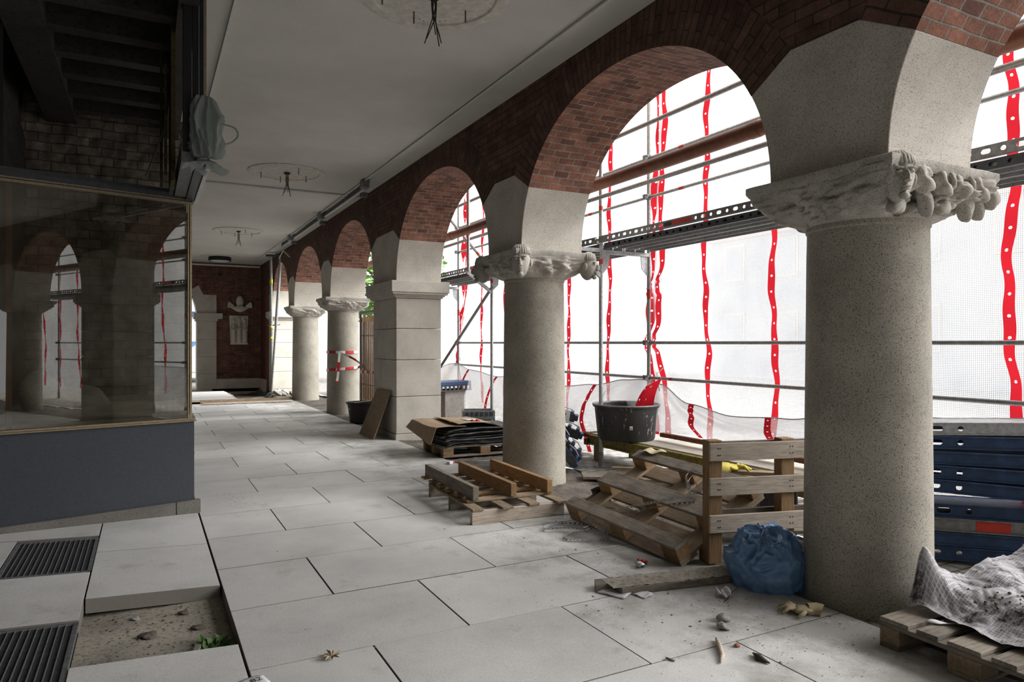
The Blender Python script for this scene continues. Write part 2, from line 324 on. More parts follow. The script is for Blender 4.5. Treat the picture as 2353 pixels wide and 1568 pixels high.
    def prism(s,poly,mapf,d0,d1,uvf=None):  # polygon (a,b) extruded from d0 to d1; mapf(a,b,d)->xyz
        n=len(poly); A=[mapf(a,b,d0) for a,b in poly]; B=[mapf(a,b,d1) for a,b in poly]
        s.mesh(A+B,[tuple(range(n)),tuple(range(2*n-1,n-1,-1))]+[(i,i+n,(i+1)%n+n,(i+1)%n) for i in range(n)])
    def build(s,name,mat,parent=None,smooth=False,solid=0,bevel=0,weld=False,uv=False,angle=None,subd=0):
        me=bpy.data.meshes.new(name); me.from_pydata(s.v,[],s.f); 
        if uv:
            ul=me.uv_layers.new(name='UVMap'); i=0
            for fu in s.uv:
                for t in fu: ul.data[i].uv=t; i+=1
        me.materials.append(M[mat] if isinstance(mat,str) else mat); me.update()
        if smooth:
            for p in me.polygons: p.use_smooth=True
            if angle:
                try: me.set_sharp_from_angle(angle=R(angle))
                except Exception: pass
        o=bpy.data.objects.new(name,me); COL.objects.link(o)
        if parent is not None: o.parent=parent
        if weld: md=o.modifiers.new('weld','WELD'); md.merge_threshold=.0005
        if subd: md=o.modifiers.new('subd','SUBSURF'); md.levels=subd; md.render_levels=subd
        if solid: md=o.modifiers.new('solid','SOLIDIFY'); md.thickness=solid; md.offset=0
        if bevel: md=o.modifiers.new('bevel','BEVEL'); md.width=bevel; md.segments=2; md.limit_method='ANGLE'
        return o
def tag(o,label,cat,group=None):
    o['label']=label; o['category']=cat; o['kind']='thing'
    if group: o['group']=group
    return o
def thing(name,label,cat,loc=(0,0,0),rotz=0,group=None):
    o=bpy.data.objects.new(name,None); COL.objects.link(o); o.location=loc; o.rotation_euler=(0,0,rotz); o.empty_display_size=.1
    return tag(o,label,cat,group)
def struct(o): o['kind']='structure'; return o
def stuff(o): o['kind']='stuff'; return o
_bc={}
def board(name,L,W,T,mat,parent=None,loc=(0,0,0),rot=None,bevel=.003,label=None):
    key=(name,round(L,3),round(W,3),round(T,3),mat)
    if key not in _bc:
        g=G(); g.box((0,0,0),(L,W,T)); o=g.build(name,mat,None,bevel=bevel); _bc[key]=o; 
    else:
        o=_bc[key].copy(); COL.objects.link(o)
    o.parent=parent
    m=Matrix.Translation(Vector(loc))
    if rot is not None: m=m@rot.to_4x4()
    o.matrix_local=m
    if label: o['label']=label
    return o
RZ=lambda a: Matrix.Rotation(a,3,'Z'); RX=lambda a: Matrix.Rotation(a,3,'X'); RY=lambda a: Matrix.Rotation(a,3,'Y')
def fbm(p,s): return noise.noise(Vector(p)*s)+.5*noise.noise(Vector(p)*s*2.1)+.25*noise.noise(Vector(p)*s*4.3)

def curve(pts,n=10):
    out=[]; pts=[Vector(p) for p in pts]
    for i in range(len(pts)-1):
        p0=pts[max(0,i-1)];p1=pts[i];p2=pts[i+1];p3=pts[min(len(pts)-1,i+2)]
        for k in range(n):
            t_=k/n; out.append(.5*((2*p1)+(p2-p0)*t_+(2*p0-5*p1+4*p2-p3)*t_*t_+(3*p1-p0-3*p2+p3)*t_**3))
    out.append(pts[-1]); return out

# ---------------------------------------------------------------- the large structure
ZS=2.455; BR=1.335; NE=2.12
def e_in(z,a): # how far the arch curve has come in from its foot at height z
    t=min(1,max(0,(z-ZS)/BR)); return a*(1-(max(0,1-t**NE))**(1/NE))
def arch_curve(yc,a,N=56,zj=3.07):
    s0=math.asin(((zj-ZS)/BR)**(NE/2)); P=[]
    for i in range(N+1):
        t=s0+(PI-2*s0)*i/N; c=math.cos(t); P.append((yc+a*math.copysign(abs(c)**(2/NE),c), ZS+BR*abs(math.sin(t))**(2/NE)))
    return P
def offset(P,d):
    O=[]
    for i,p in enumerate(P):
        a=P[max(0,i-1)]; b=P[min(len(P)-1,i+1)]; t=Vector((b[0]-a[0],b[1]-a[1])).normalized(); n=Vector((t.y,-t.x)); O.append((p[0]+n.x*d,p[1]+n.y*d))
    return O
def arch_bay(gface,gsoff,s0,s1,mapf,depth,ztop=4.55,d0=0,RT=.36,wedge=.0):
    """one arched bay between foot positions s0<s1 along the wall"""
    a=(s1-s0)/2; yc=(s0+s1)/2; P=arch_curve(yc,a); O=offset(P,RT); arc=[0]
    for i in range(1,len(P)): arc.append(arc[-1]+math.dist(P[i],P[i-1])*1.1)
    for d in (d0,d0+depth):
        for i in range(len(P)-1):
            gface.face([mapf(*P[i],d),mapf(*P[i+1],d),mapf(*O[i+1],d),mapf(*O[i],d)],[(0+.0,arc[i]),(0,arc[i+1]),(RT,arc[i+1]),(RT,arc[i])])
            gface.face([mapf(*O[i],d),mapf(*O[i+1],d),mapf(O[i+1][0],ztop,d),mapf(O[i][0],ztop,d)],[O[i],O[i+1],(O[i+1][0],ztop),(O[i][0],ztop)])
    m=6
    for i in range(len(P)-1):
        for k in range(m):
            x0,x1=d0+depth*k/m,d0+depth*(k+1)/m
            gsoff.face([mapf(*P[i],x0),mapf(*P[i],x1),mapf(*P[i+1],x1),mapf(*P[i+1],x0)],[(x0,arc[i]),(x1,arc[i]),(x1,arc[i+1]),(x0,arc[i+1])])
    return O
HWC,HWP=.385,.605
SUP=[(-9.6,'pier'),(-5.45,'col'),(-1.38,'pier'),(2.675,'col'),(6.665,'col'),(10.915,'pier'),(15.03,'col'),(19.03,'col'),(22.75,'end')]
hw={'col':HWC,'pier':HWP,'end':.66}
mY=lambda y,z,d:(XW+d,y,z)
gf=G(); gs=G(); ends=[]
for (y0,k0),(y1,k1) in zip(SUP,SUP[1:]):
    O=arch_bay(gf,gs,y0+hw[k0],y1-hw[k1],mY,TW); ends.append((min(O[0][0],O[-1][0]),max(O[0][0],O[-1][0]),min(O[0][1],O[-1][1])))
for i in range(len(ends)-1):  # wall over each support
    a=ends[i][1]; b=ends[i+1][0]; z=ends[i][2]
    for d in (0,TW): gf.face([mY(a,z,d),mY(b,z,d),mY(b,4.55,d),mY(a,4.55,d)],[(a,z),(b,z),(b,4.55),(a,4.55)])
a,z=ends[-1][1],ends[-1][2]
for d in (0,TW): gf.face([mY(a,z,d),mY(25.2,z,d),mY(25.2,4.55,d),mY(a,4.55,d)],[(a,z),(25.2,z),(25.2,4.55),(a,4.55)])
for d in (0,): gf.face([mY(23.45,0,d),mY(25.2,0,d),mY(25.2,z,d),mY(23.45,z,d)],[(23.45,0),(25.2,0),(25.2,z),(23.45,z)])
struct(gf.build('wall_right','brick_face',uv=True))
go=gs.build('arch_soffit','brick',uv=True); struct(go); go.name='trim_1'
g=G(); g.bb(-4,4.15,-10.3,25.4,4.56,9); struct(g.build('wall_upper','facade_beige'))
# ceiling: plaster slab, seam batten, fascia, cross strip
g=G(); g.bb(.6,3.45,-10.2,24.6,ZC,4.5); g.bb(-.0+.36,.596,-10.2,24.6,ZC-.006,4.5); struct(g.build('ceiling','ceiling_plaster'))
g=G(); g.bb(.585,.60,-4,24.4,ZC-.03,ZC); struct(g.build('trim_2','white_paint'))
# shop ceiling (concrete ribs seen from below), rubble walls round it
g=G(); g.bb(-1.4,.3,2.0,9.4,4.2,4.4)
for k in range(14):
    y=9.15-.55*k; g.bb(-.7,.22,y-.075,y+.075,3.93,4.2)
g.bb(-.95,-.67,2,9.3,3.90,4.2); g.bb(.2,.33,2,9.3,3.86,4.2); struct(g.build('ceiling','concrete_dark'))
def rub(u,v,x0,y0,x1,y1,z0,z1,n,amp):
    x=x0+(x1-x0)*u; y=y0+(y1-y0)*u; z=z0+(z1-z0)*v; d=amp*(fbm((x,y,z),3)+.6*fbm((x,y,z),9)); return (x+n[0]*d,y+n[1]*d,z)
g=G(); g.grid(110,150,lambda u,v:rub(u,v,-1.6,9.0,.42,9.0,0,4.2,(0,-1),.035),lambda u,v:(u*2.2,v*4.2)); struct(g.build('wall_back','rubble_brick',uv=True,smooth=True))
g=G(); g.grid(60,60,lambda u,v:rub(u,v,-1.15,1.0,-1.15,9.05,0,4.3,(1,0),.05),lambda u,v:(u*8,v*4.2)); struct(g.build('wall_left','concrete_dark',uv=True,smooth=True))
g=G(); g.bb(-.1,.3,9.12,25.2,0,4.5); g.bb(-3.2,-3.0,-10.0,2,0,4.5); g.bb(-3.2,2.2,-10.2,-10.0,0,4.5); g.bb(-3.2,-1.1,1.9,2.0,0,4.5); struct(g.build('wall_left','concrete'))
g=G(); g.bb(-3.2,.36,-10.2,2.0,4.09,4.5); struct(g.build('ceiling','ceiling_plaster'))
# end wall with its arched opening on the left
YE=24.5; mX=lambda x,z,d:(x,YE+d,z); gf=G(); gs=G()
O=arch_bay(gf,gs,-1.75,1.45,mX,.6); xa=O[0][0] if O[0][0]>0 else O[-1][0]
gf.face([mX(xa,3.2,0),mX(4.15,3.2,0),mX(4.15,4.55,0),mX(xa,4.55,0)],[(xa,3.2),(4.15,3.2),(4.15,4.55),(xa,4.55)])
gf.face([mX(1.45,0,0),mX(3.45,0,0),mX(3.45,3.2,0),mX(1.45,3.2,0)],[(1.45,0),(3.45,0),(3.45,3.2),(1.45,3.2)])
gf.face([mX(3.4,0,.6),mX(1.45,0,.6),mX(1.45,3.2,.6),mX(3.4,3.2,.6)])
gf.bb(1.15,1.85,YE+.03,YE+.55,2.95,3.5); struct(gf.build('wall_end','brick_end',uv=True)); o=struct(gs.build('trim_3','brick',uv=True))
g=G(); g.bb(1.3,3.43,YE-.05,YE+.5,-.6,.0); g.bb(1.9,3.43,YE-.05,YE,-.1,.32); g.bb(3.36,XW,23.3,YE,-.6,.32); struct(g.build('baseboard_end','granite'))
# floor: individual slabs on a bed of sand, rows of 0.8 m, open joints
def slope(x): return max(0,(.41-x))*.05
g=G(); rnd=random.Random(3)
def slab(x0,x1,y0,y1,gap=.004,T=.085):
    j=rnd.uniform(-.0015,.0015); P=[]
    for z in (-T,0):
        for x,y in ((x0+gap,y0+gap),(x1-gap,y0+gap),(x1-gap,y1-gap),(x0+gap,y1-gap)): P.append((x,y,z+slope((x)) + j))
    g.mesh(P,[(3,2,1,0),(4,5,6,7),(0,1,5,4),(1,2,6,5),(2,3,7,6),(3,0,4,7)])
for r in range(-16,20):
    y0=2.575+.8*r; y1=y0+.8; even=(r%2==0); xs=[.415]
    x=.99 if even else 1.53
    while x<3.1: xs.append(x+rnd.uniform(-.01,.01)); x+=1.09
    xe=3.42
    xs.append(xe)
    if y0>9.2: xs=[.32]+xs[1:]
    for a,b in zip(xs,xs[1:]):
        if b-a>.04 and y0<18: slab(a,b,y0,y1)
for (a,b,y0,y1) in [(-.31,.41,5.66,6.80),(-.31,.41,4.65,5.66),(-1.2,-.31,6.13,6.9),(-2,-.82,5.2,6.13),(-1.2,-.31,4.32,5.2),(-.31,.41,2.75,3.70),(-.31,.41,1.8,2.75),(-.82,-.31,2.0,3.45),(-3,-.82,3.2,5.2),(-3,-.31,-1,2.0),(-.31,.41,-1,1.8),(-3,-.82,2.0,3.2)]: slab(a,b,y0,y1)
g.bb(-3,.41,-10.2,-1.0,-.08,0)
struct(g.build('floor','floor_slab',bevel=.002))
g=G(); g.grid(90,60,lambda u,v:(-3.2+7*u,-10+28.2*v,-.10+.02*fbm((7*u,28*v,0),2)+(.05 if -3.2+7*u<.41 else 0)*.5)); struct(g.build('floor','sand',smooth=True))
# soil / threshold under the arches and the torn-up end bay
g=G(); g.grid(60,260,lambda u,v:(3.35+1.2*u,-10+29*v,-.02+.025*fbm((3.35+1.2*u,29*v,0),3)+.01*fbm((u,29*v,3),12))); struct(g.build('floor','soil',smooth=True))
g=G(); g.grid(60,60,lambda u,v:(.3+4.4*u,18.1+7*v,-.06+.07*fbm((4*u,7*v,5),1.5)-(.12 if (2.3<.3+4.4*u<3.3 and v>.25) else 0))); struct(g.build('floor','soil',smooth=True))
g=G(); g.face([(4.5,-12,.0),(30,-12,0),(30,60,0),(4.5,60,0)],[(4.5,-12),(30,-12),(30,60),(4.5,60)]); g.face([(-10,25.1,-.03),(4.6,25.1,-.03),(4.6,60,-.03),(-10,60,-.03)],[(-10,25),(4.6,25),(4.6,60),(-10,60)])
struct(g.build('floor','cobble',uv=True))

# ---------------------------------------------------------------- piers and columns
def springer_poly(yc,hwid,aL,aR,left=True,right=True,RT=.36,zj=3.07,z0=ZS,N=10):
    """granite block above the capital: (y,z) outline following both arch curves"""
    right_side=[];left_side=[]
    for i in range(N+1):
        z=z0+(zj-z0)*i/N; right_side.append((yc+hwid+e_in(z,aR),z)); left_side.append((yc-hwid-e_in(z,aL),z))
    def top(a,sg):
        P=arch_curve(0,a); p=P[0]; q=offset(P,RT)[0]; return (q[0]-p[0],q[1]-p[1])
    dR=top(aR,1); dL=top(aL,1)
    # P[0] is the +y foot of an arch, i.e. lies at the -y side of a support
    poly=right_side+[(right_side[-1][0]-dR[0]*1.0,right_side[-1][1]+dR[1]),(left_side[-1][0]+dL[0]*1.0,left_side[-1][1]+dL[1])]+left_side[::-1]
    return poly
spans={}
for i in range(len(SUP)-1): spans[i]=((SUP[i+1][0]-hw[SUP[i+1][1]])-(SUP[i][0]+hw[SUP[i][1]]))/2
COLN={2.675:'nearest granite column, cut off by nothing, standing beside the blue bag',6.665:'granite column behind the two small stacked pallets, with a carved head on its capital',15.03:'granite column wrapped in red and white barrier tape',19.03:'slim-looking granite column standing beyond the barrier-taped one',-5.45:'granite column mirrored at the far side of the case glass',-9.5:'last granite column near the back wall'}
COLN[2.675]='large granite column standing beside the crumpled blue bag'
def head(parent,c,ang,s=1.0,label=None):
    g=G(); rt=RZ(ang)
    def P(x,y,z): return Vector(c)+rt@(Vector((x,y,z))*s)
    V=[];Fc=[]; n=28;m=22
    for i in range(m+1):
        a=PI*i/m
        for k in range(n):
            b=2*PI*k/n; x,y,z=math.sin(a)*math.cos(b),math.sin(a)*math.sin(b),math.cos(a)
            r=Vector((.085*x,.075*y,.125*z)); 
            if z<0: r.y*=1+.25*z; r.x*=1+.12*z
            d=Vector((x,y,z))
            def bump(px,py,pz,rad,amp): 
                q=(d-Vector((px,py,pz)).normalized()).length; return amp*math.exp(-(q/rad)**2)
            k_=1+bump(1,0,-.15,.16,.42)+bump(1,0,.02,.12,.22)+bump(1,.0,.28,.22,.10)-bump(1,.34,.12,.15,.16)-bump(1,-.34,.12,.15,.16)+bump(1,0,-.55,.16,.14)-bump(1,0,-.42,.07,.10)+bump(1,0,-.85,.2,.14)+bump(0,1,0,.16,.25)+bump(0,-1,0,.16,.25)
            if z>.45 : k_+=.10+.05*math.sin(b*14)
            V.append(P(*(r*k_)))
    for i in range(m):
        for k in range(n): Fc.append((i*n+k,(i+1)*n+k,(i+1)*n+(k+1)%n,i*n+(k+1)%n))
    g.mesh(V,Fc)
    def el(c_,r_,a_=0): 
        q=G(); q.ell((0,0,0),r_,RY(a_),14,10); g.mesh([P(v[0]+c_[0],v[1]+c_[1],v[2]+c_[2]) for v in q.v],q.f)
    el((.092,0,-.012),(.020,.014,.034),.25); el((.100,0,-.030),(.016,.020,.012))
    for sg in (-1,1): el((.078,sg*.030,.018),(.012,.016,.009)); el((.080,sg*.031,.036),(.014,.024,.007)); el((.0,sg*.082,-.005),(.022,.012,.034))
    el((.086,0,-.058),(.012,.026,.006)); el((.084,0,-.070),(.012,.020,.007)); el((.066,0,-.100),(.022,.026,.020))
    for k in range(11):
        a_=(k-5)*.26; q=G(); q.tube([(.075*math.cos(a_),.078*math.sin(a_),.058),(.062*math.cos(a_),.066*math.sin(a_),.100),(.03*math.cos(a_),.035*math.sin(a_),.130)],[.011,.013,.010],8); g.mesh([P(*v) for v in q.v],q.f)
    return g.build('carved_head','carved_stone',parent,smooth=True,weld=True)
def capital(parent,seed,style):
    g=G(); nT,nH=200,34; V=[];Fc=[]
    z0,z1=2.185,2.415
    for j in range(nH+1):
        h=j/nH
        for k in range(nT):
            t=2*PI*k/nT; cs,sn=math.cos(t),math.sin(t); rc=.345; rs=.475/max(abs(cs),abs(sn)); rs=min(rs,.475*1.36)
            f=math.sin(h*PI/2)**.85; r=rc+(rs-rc)*f
            p=Vector((cs,sn,h)); cor=abs(math.sin(2*t))
            am=math.sin(min(1,h*1.15)*PI)**.6 if h<.87 else .25
            d=.030*fbm((cs*1.3+seed,sn*1.3,h*1.6),2.1)+.012*fbm((cs*2,sn*2+seed,h*2),5)
            ph=((t*4/PI)%2)-1  # -1..1 inside each half face
            if style=='wings':
                fe=math.sin((ph*1.2+h*1.5)*9); d+=.012*max(0,fe)*(1 if abs(ph)<.8 else .3); d-=.03*math.exp(-((abs(ph)-.0)/.13)**2)*(h>.15)
                d+=.035*math.exp(-((ph)/.1)**2-((h-.45)/.28)**2)
            elif style=='figures':
                d+=.025*math.sin(ph*7+3*h+seed)*math.sin(h*6+ph*3)-.03*math.exp(-((ph-.35-.5*h)/.07)**2)-.02*math.exp(-((ph+.3+.4*h)/.09)**2)
                if t>PI*1.25 and t<PI*1.75: d*=1.7   # side facing the viewer is cut deeper
            else:
                d+=.02*math.sin(ph*9+2*h)-.028*math.exp(-((ph+.25-.45*h)/.08)**2)+.025*math.exp(-((ph-.45)/.16)**2-((h-.4)/.22)**2)
            r+=d*am*(1.6 if style!='wings' else 1.15)
            V.append((r*cs,r*sn,z0+(z1-z0)*h))
    for j in range(nH):
        for k in range(nT): Fc.append((j*nT+k,j*nT+(k+1)%nT,(j+1)*nT+(k+1)%nT,(j+1)*nT+k))
    Fc.append(tuple(range(nT-1,-1,-1)))
    g.mesh(V,Fc); o=g.build('capital','carved_stone',parent,smooth=True)
    g=G(); n=28; q=.48
    def ab(u,v,zz): return (q*(2*u-1)+.006*noise.noise(Vector((u*5,v*5,seed))),q*(2*v-1)+.006*noise.noise(Vector((u*5,v*5,seed+4))),zz)
    E=[(u/n,0) for u in range(n)]+[(1,u/n) for u in range(n)]+[(1-u/n,1) for u in range(n)]+[(0,1-u/n) for u in range(n)]
    ring=[]; V=[]
    for s_,z in ((.97,2.39),(1.0,2.415),(1.0,2.452),(.985,2.457)):
        for u,v in E: p=ab(u,v,z); V.append((p[0]*s_,p[1]*s_,p[2]+.004*noise.noise(Vector((u*9,v*9,z*30+seed)))))
    N=len(E); Fc=[]
    for j in range(3):
        for k in range(N): Fc.append((j*N+k,j*N+(k+1)%N,(j+1)*N+(k+1)%N,(j+1)*N+k))
    Fc+= [tuple(range(N-1,-1,-1)),tuple(3*N+k for k in range(N))]
    g.mesh(V,Fc); g.build('abacus','carved_stone',parent,smooth=True,angle=40)
for i,(y,k) in enumerate(SUP):
    if k=='col':
        t=thing('granite_column',COLN[y],'column',(XC,y,0),0,None)
        g=G(); prof=[(.352,-.05),(.350,0),(.347,.05),(.343,.6),(.335,1.3),(.328,2.0),(.325,2.15),(.333,2.16),(.333,2.19)]; g.lathe(prof,n=72); g.build('shaft','granite_dirty',t,smooth=True,angle=35)
        st={2.675:'figures',6.665:'heads'}.get(y,'wings'); capital(t,y,st)
        if st=='heads':
            head(t,(-.385,-.40,2.325),R(238),1.30); head(t,(.42,-.42,2.315),R(-50),1.15); head(t,(-.42,.42,2.315),R(150),1.15)
        if st=='figures':
            rf=random.Random(12)
            def on_bell(xx,zz): # surface point of the bell on the side facing the viewer
                h=(zz-2.185)/.23; f=math.sin(max(0,min(1,h))*PI/2)**.85; return -(.345+(.475-.345)*f)*(1-.35*(abs(xx)/.5)**2*(1-f))
            figs=[(-.40,2.33,.060,.085,-15),(-.30,2.25,.045,.075,30),(-.20,2.35,.055,.06,0),(-.13,2.27,.035,.09,-20),(-.03,2.34,.060,.05,20),(.05,2.26,.040,.075,35),(.13,2.35,.045,.055,-30),(.22,2.28,.050,.095,-25),(.31,2.35,.070,.05,15),(.36,2.28,.04,.08,-35),(.43,2.34,.05,.075,-10)]
            for (xx,zz,rx,rz,aa) in figs:
                g=G(); g.ell((0,0,0),(rx*1.05,.040,rz*1.1),RY(R(aa)),30,20,.9); o=g.build('carved_figure','carved_stone',t,smooth=True); o.location=(xx,on_bell(xx,zz)-.002,zz)
            head(t,(-.36,-.43,2.345),R(240),1.0)
            for xx,z0,z1 in ((-.26,2.40,2.24),(.0,2.40,2.23),(.18,2.40,2.24),(.28,2.38,2.22)):
                g=G(); P=[(xx+.05*math.sin(q*.9),on_bell(xx,z0+(z1-z0)*q/6)-.012,z0+(z1-z0)*q/6) for q in range(7)]; g.tube(P,[.008,.014,.018,.018,.016,.012,.006],10); g.build('carved_fold','carved_stone',t,smooth=True)
        g=G(); g.prism([(a-y,b) for a,b in springer_poly(y,HWC,spans[i-1],spans[i])],lambda a,b,d:(XW-XC+d,a,b),0,TW); g.build('springer_block','granite',t,bevel=.006)
    elif k=='pier':
        lab='square granite pier with a board leaning on it, behind the cardboard stack' if y>5 else ('square granite pier mirrored in the display case glass' if y>-5 else 'square granite pier at the open rear end of the arcade')
        t=thing('granite_pier',lab,'pier',(XC,y,0))
        zs=[-.05,.09,.665,1.235,1.72,2.195]
        for z0,z1 in zip(zs,zs[1:]):
            g=G(); ex=.012 if z0<0 else 0; g.bb(-TW/2-ex,TW/2+ex,-HWP-ex,HWP+ex,z0+.003,z1-.003); g.build('stone_course','granite',t,bevel=.008)
        g=G(); 
        for ox_,z0,z1 in ((.025,2.195,2.225),(.05,2.222,2.25),(.085,2.248,2.285),(.105,2.28,2.455)): g.bb(-TW/2-ox_,TW/2+ox_,-HWP-ox_,HWP+ox_,z0,z1)
        g.build('impost','granite',t,bevel=.008)
        if 0<i<len(SUP)-1:
            g=G(); g.prism([(a-y,b) for a,b in springer_poly(y,HWP,spans[i-1],spans[i])],lambda a,b,d:(XW-XC+d,a,b),0,TW); g.build('springer_block','granite',t,bevel=.006)
    else:
        t=thing('corner_pier','pale granite corner pier behind the two steel props at the far end','pier',(XC,y,0))
        zs=[0,.09,.62,1.05,1.5,1.9,2.2]
        for z0,z1 in zip(zs,zs[1:]):
            g=G(); g.bb(-TW/2-.004,TW/2,-.66,.0,z0+.003,z1-.003); g.build('stone_course','granite',t,bevel=.008)
        g=G()
        for ox_,z0,z1 in ((.03,2.20,2.25),(.07,2.248,2.29),(.10,2.28,2.455)): g.bb(-TW/2-ox_,TW/2,-.66-ox_,.05,z0,z1)
        g.build('impost','granite',t,bevel=.008)
        a=spans[len(SUP)-2]; pl=[(-.66-e_in(ZS+(3.07-ZS)*j/8,a),ZS+(3.07-ZS)*j/8) for j in range(9)]
        g=G(); g.prism([(.0,ZS)]+[(.0,3.0)]+pl[::-1],lambda a_,b_,d:(-TW/2-.004+d,a_,b_),0,TW); g.build('springer_block','granite',t,bevel=.004)
        g=G(); g.bb(-TW/2,TW/2,0,2.4,0,3.3); g.build('wall_core','brick_end',t)
# stone jamb of the end-wall opening
t=thing('stone_jamb','pale stone jamb with moulded impost left of the wall reliefs','pier',(1.74,YE,0))
for z0,z1 in ((0,.5),(.5,1.05),(1.05,1.6),(1.6,2.2)):
    g=G(); g.bb(-.29,.29,-.06,.61,z0+.003,z1-.003); g.build('stone_course','granite',t,bevel=.006)
g=G(); g.bb(-.33,.33,-.10,.63,2.2,2.28); g.bb(-.38,.47,-.14,.65,2.275,2.455); g.build('impost','granite',t,bevel=.006)
g=G(); g.prism([(-.29-0,ZS),(.29,ZS),(.29,3.05),(-.10,3.05),(-.24,3.35),(-.50,3.17),(-.40,2.95),(-.33,2.7)],lambda a,b,d:(a,d,b),-.03,.61); g.build('springer_block','granite',t,bevel=.004)

# ================================================================= scaffold in front of the arcade
XI,XO=4.87,5.60; YS=[-8.05,-5.05,-2.05,.95,3.95,6.95,9.95,12.97]
def pole(name,a,b,r,mat,label,cat,group=None,marks=()):
    g=G(); g.tube([a,b],r,14); o=g.build(name,mat,None,smooth=True,angle=40); tag(o,label,cat,group)
    a,b=Vector(a),Vector(b); d=(b-a).normalized()
    for t,ln in marks:
        p=a+d*t; g=G(); g.tube([p,p+d*ln],r*1.04,14); g.build('red_tape_mark','red_paint',o,smooth=True,angle=40)
    return o
for y in YS:
    for x,nm in ((XI,'inner'),(XO,'outer')):
        if x==XI: lab={6.95:'galvanised scaffold tube rising behind the mortar tub',9.95:'galvanised scaffold tube between the cardboard stack and the carved-head column'}.get(y)
        else: lab={6.95:'scaffold tube hung with overlapping red bands above the tub',12.97:'scaffold tube with a bright red mark beside the square pier'}.get(y)
        lab=lab or 'galvanised upright of the %s scaffold row, %s'%(nm,{-8.05:'at the rear end of the arcade',-5.05:'opposite the mirrored round column',-2.05:'opposite the mirrored square pier',.95:'opposite the arch next to the large column',3.95:'behind the large column',9.95:'behind the carved-head column',12.97:'behind the square pier'}.get(y,''))
        top=8.0 if not(x==XI and y==9.95) else 2.62
        o=pole('scaffold_standard',(x,y,.0),(x,y,top),.0242,'galvanised',lab,'scaffold pole','uprights of the %s scaffold row'%nm if lab.startswith('galvanised upright') else None,((2.05,.12),) if (x==XO) else ((2.45,.06),(3.1,.05)))
        g=G(); g.box((x,y,.0),(.14,.14,.01)); g.tube([(x,y,0),(x,y,.18)],.032,10); g.build('base_jack','steel_grey',o)
        for z in (1.06,1.5,3.33,3.82) if x==XO else (2.72,):
            g=G(); g.tube([(x,y,z-.03),(x,y,z+.035)],.034,10); g.box((x-.05,y,z),(.05,.05,.06)); g.tube([(x-.05,y-.05,z+.02),(x-.05,y+.05,z+.02)],.012,8); g.build('coupler','steel_grey',o)
def rail(x,z,r,lab,y0=-8.2,y1=13.1,marks=(),mat='galvanised',nm='scaffold_ledger'): return pole(nm,(x,y0,z),(x,y1,z),r,mat,lab,'scaffold rail',None,marks)
rail(XI-.05,3.88,.0242,'topmost grey scaffold tube crossing the big arch',marks=((11,.06),))
rail(XI-.05,3.245,.0242,'grey scaffold tube running just below the copper pipe',marks=((15.4,.08),(10,.07)))
rail(XO,3.82,.019,'thin scaffold rail running just above the copper pipe',marks=((14.5,.08),(16.4,.08),(12,.07)))
rail(XO,3.33,.019,'thin scaffold rail just above the perforated deck beam',marks=((14.5,.08),(16.4,.08)))
rail(XO,1.50,.019,'thin scaffold rail at chest height behind the columns')
rail(XO,1.06,.019,'thin scaffold rail that the sagging lower sheet is tied to',marks=((14.7,.05),))
# copper drain pipe
t=thing('drain_pipe','fat reddish-brown copper pipe running along the arches','pipe',(4.35,0,3.22))
g=G(); g.tube([(0,-9.5,0),(0,17,0)],.064,20); g.build('pipe_run','copper_pipe',t,smooth=True,angle=40)
for y in (-2,1,4,7.6,10.3,13.4):
    g=G(); g.tube([(0,y,0),(0,y+.10,0)],.069,20); g.build('pipe_joint','copper_pipe',t,smooth=True,angle=40)
# decks: perforated edge beams and steel planks, one per bay
def holed(g,mapf,L,h,holes,start=0):
    """flat strip with rounded holes (centre, half width, half height)"""
    def quad(a,b,z0,z1): g.face([mapf(a,z0),mapf(b,z0),mapf(b,z1),mapf(a,z1)])
    last=start
    for c,hw_,hh in holes:
        m_=.008; a,b=c-hw_-m_,c+hw_+m_; quad(last,a,0,h); last=b; N=28; I=[];O=[]
        for k in range(N):
            t_=2*PI*k/N+PI/N; cs,sn=math.cos(t_),math.sin(t_)
            e=hw_-hh; I.append((c+(e if cs>0 else -e)*(1 if hw_>hh else 0)+hh*cs,h/2+hh*sn))
            q=min((hw_+m_)/max(1e-6,abs(cs)),(h/2)/max(1e-6,abs(sn))); O.append((c+q*cs,h/2+q*sn))
        for k in range(N):
            j=(k+1)%N; g.face([mapf(*I[k]),mapf(*O[k]),mapf(*O[j]),mapf(*I[j])])
            # fill the rectangle corners
            for (cx_,cz_) in ((a,0),(b,0),(b,h),(a,h)):
                pass
        for (cx_,cz_) in ((a,0),(b,0),(b,h),(a,h)):
            near=sorted(O,key=lambda p:math.dist(p,(cx_,cz_)))[:2]; g.face([mapf(cx_,cz_),mapf(*near[0]),mapf(*near[1])])
    quad(last,L,0,h)
def perforated(g,x,y0,y1,z,h):
    hs=[];y=.10;k=0
    while y<y1-y0-.15: hs.append((y,(.030,.014)[k%2] if h>.07 else (.026,.016)[k%2],h*.22)); y+=.105; k+=1
    holed(g,lambda a,b:(x,y0+a,z+b),y1-y0,h,hs)
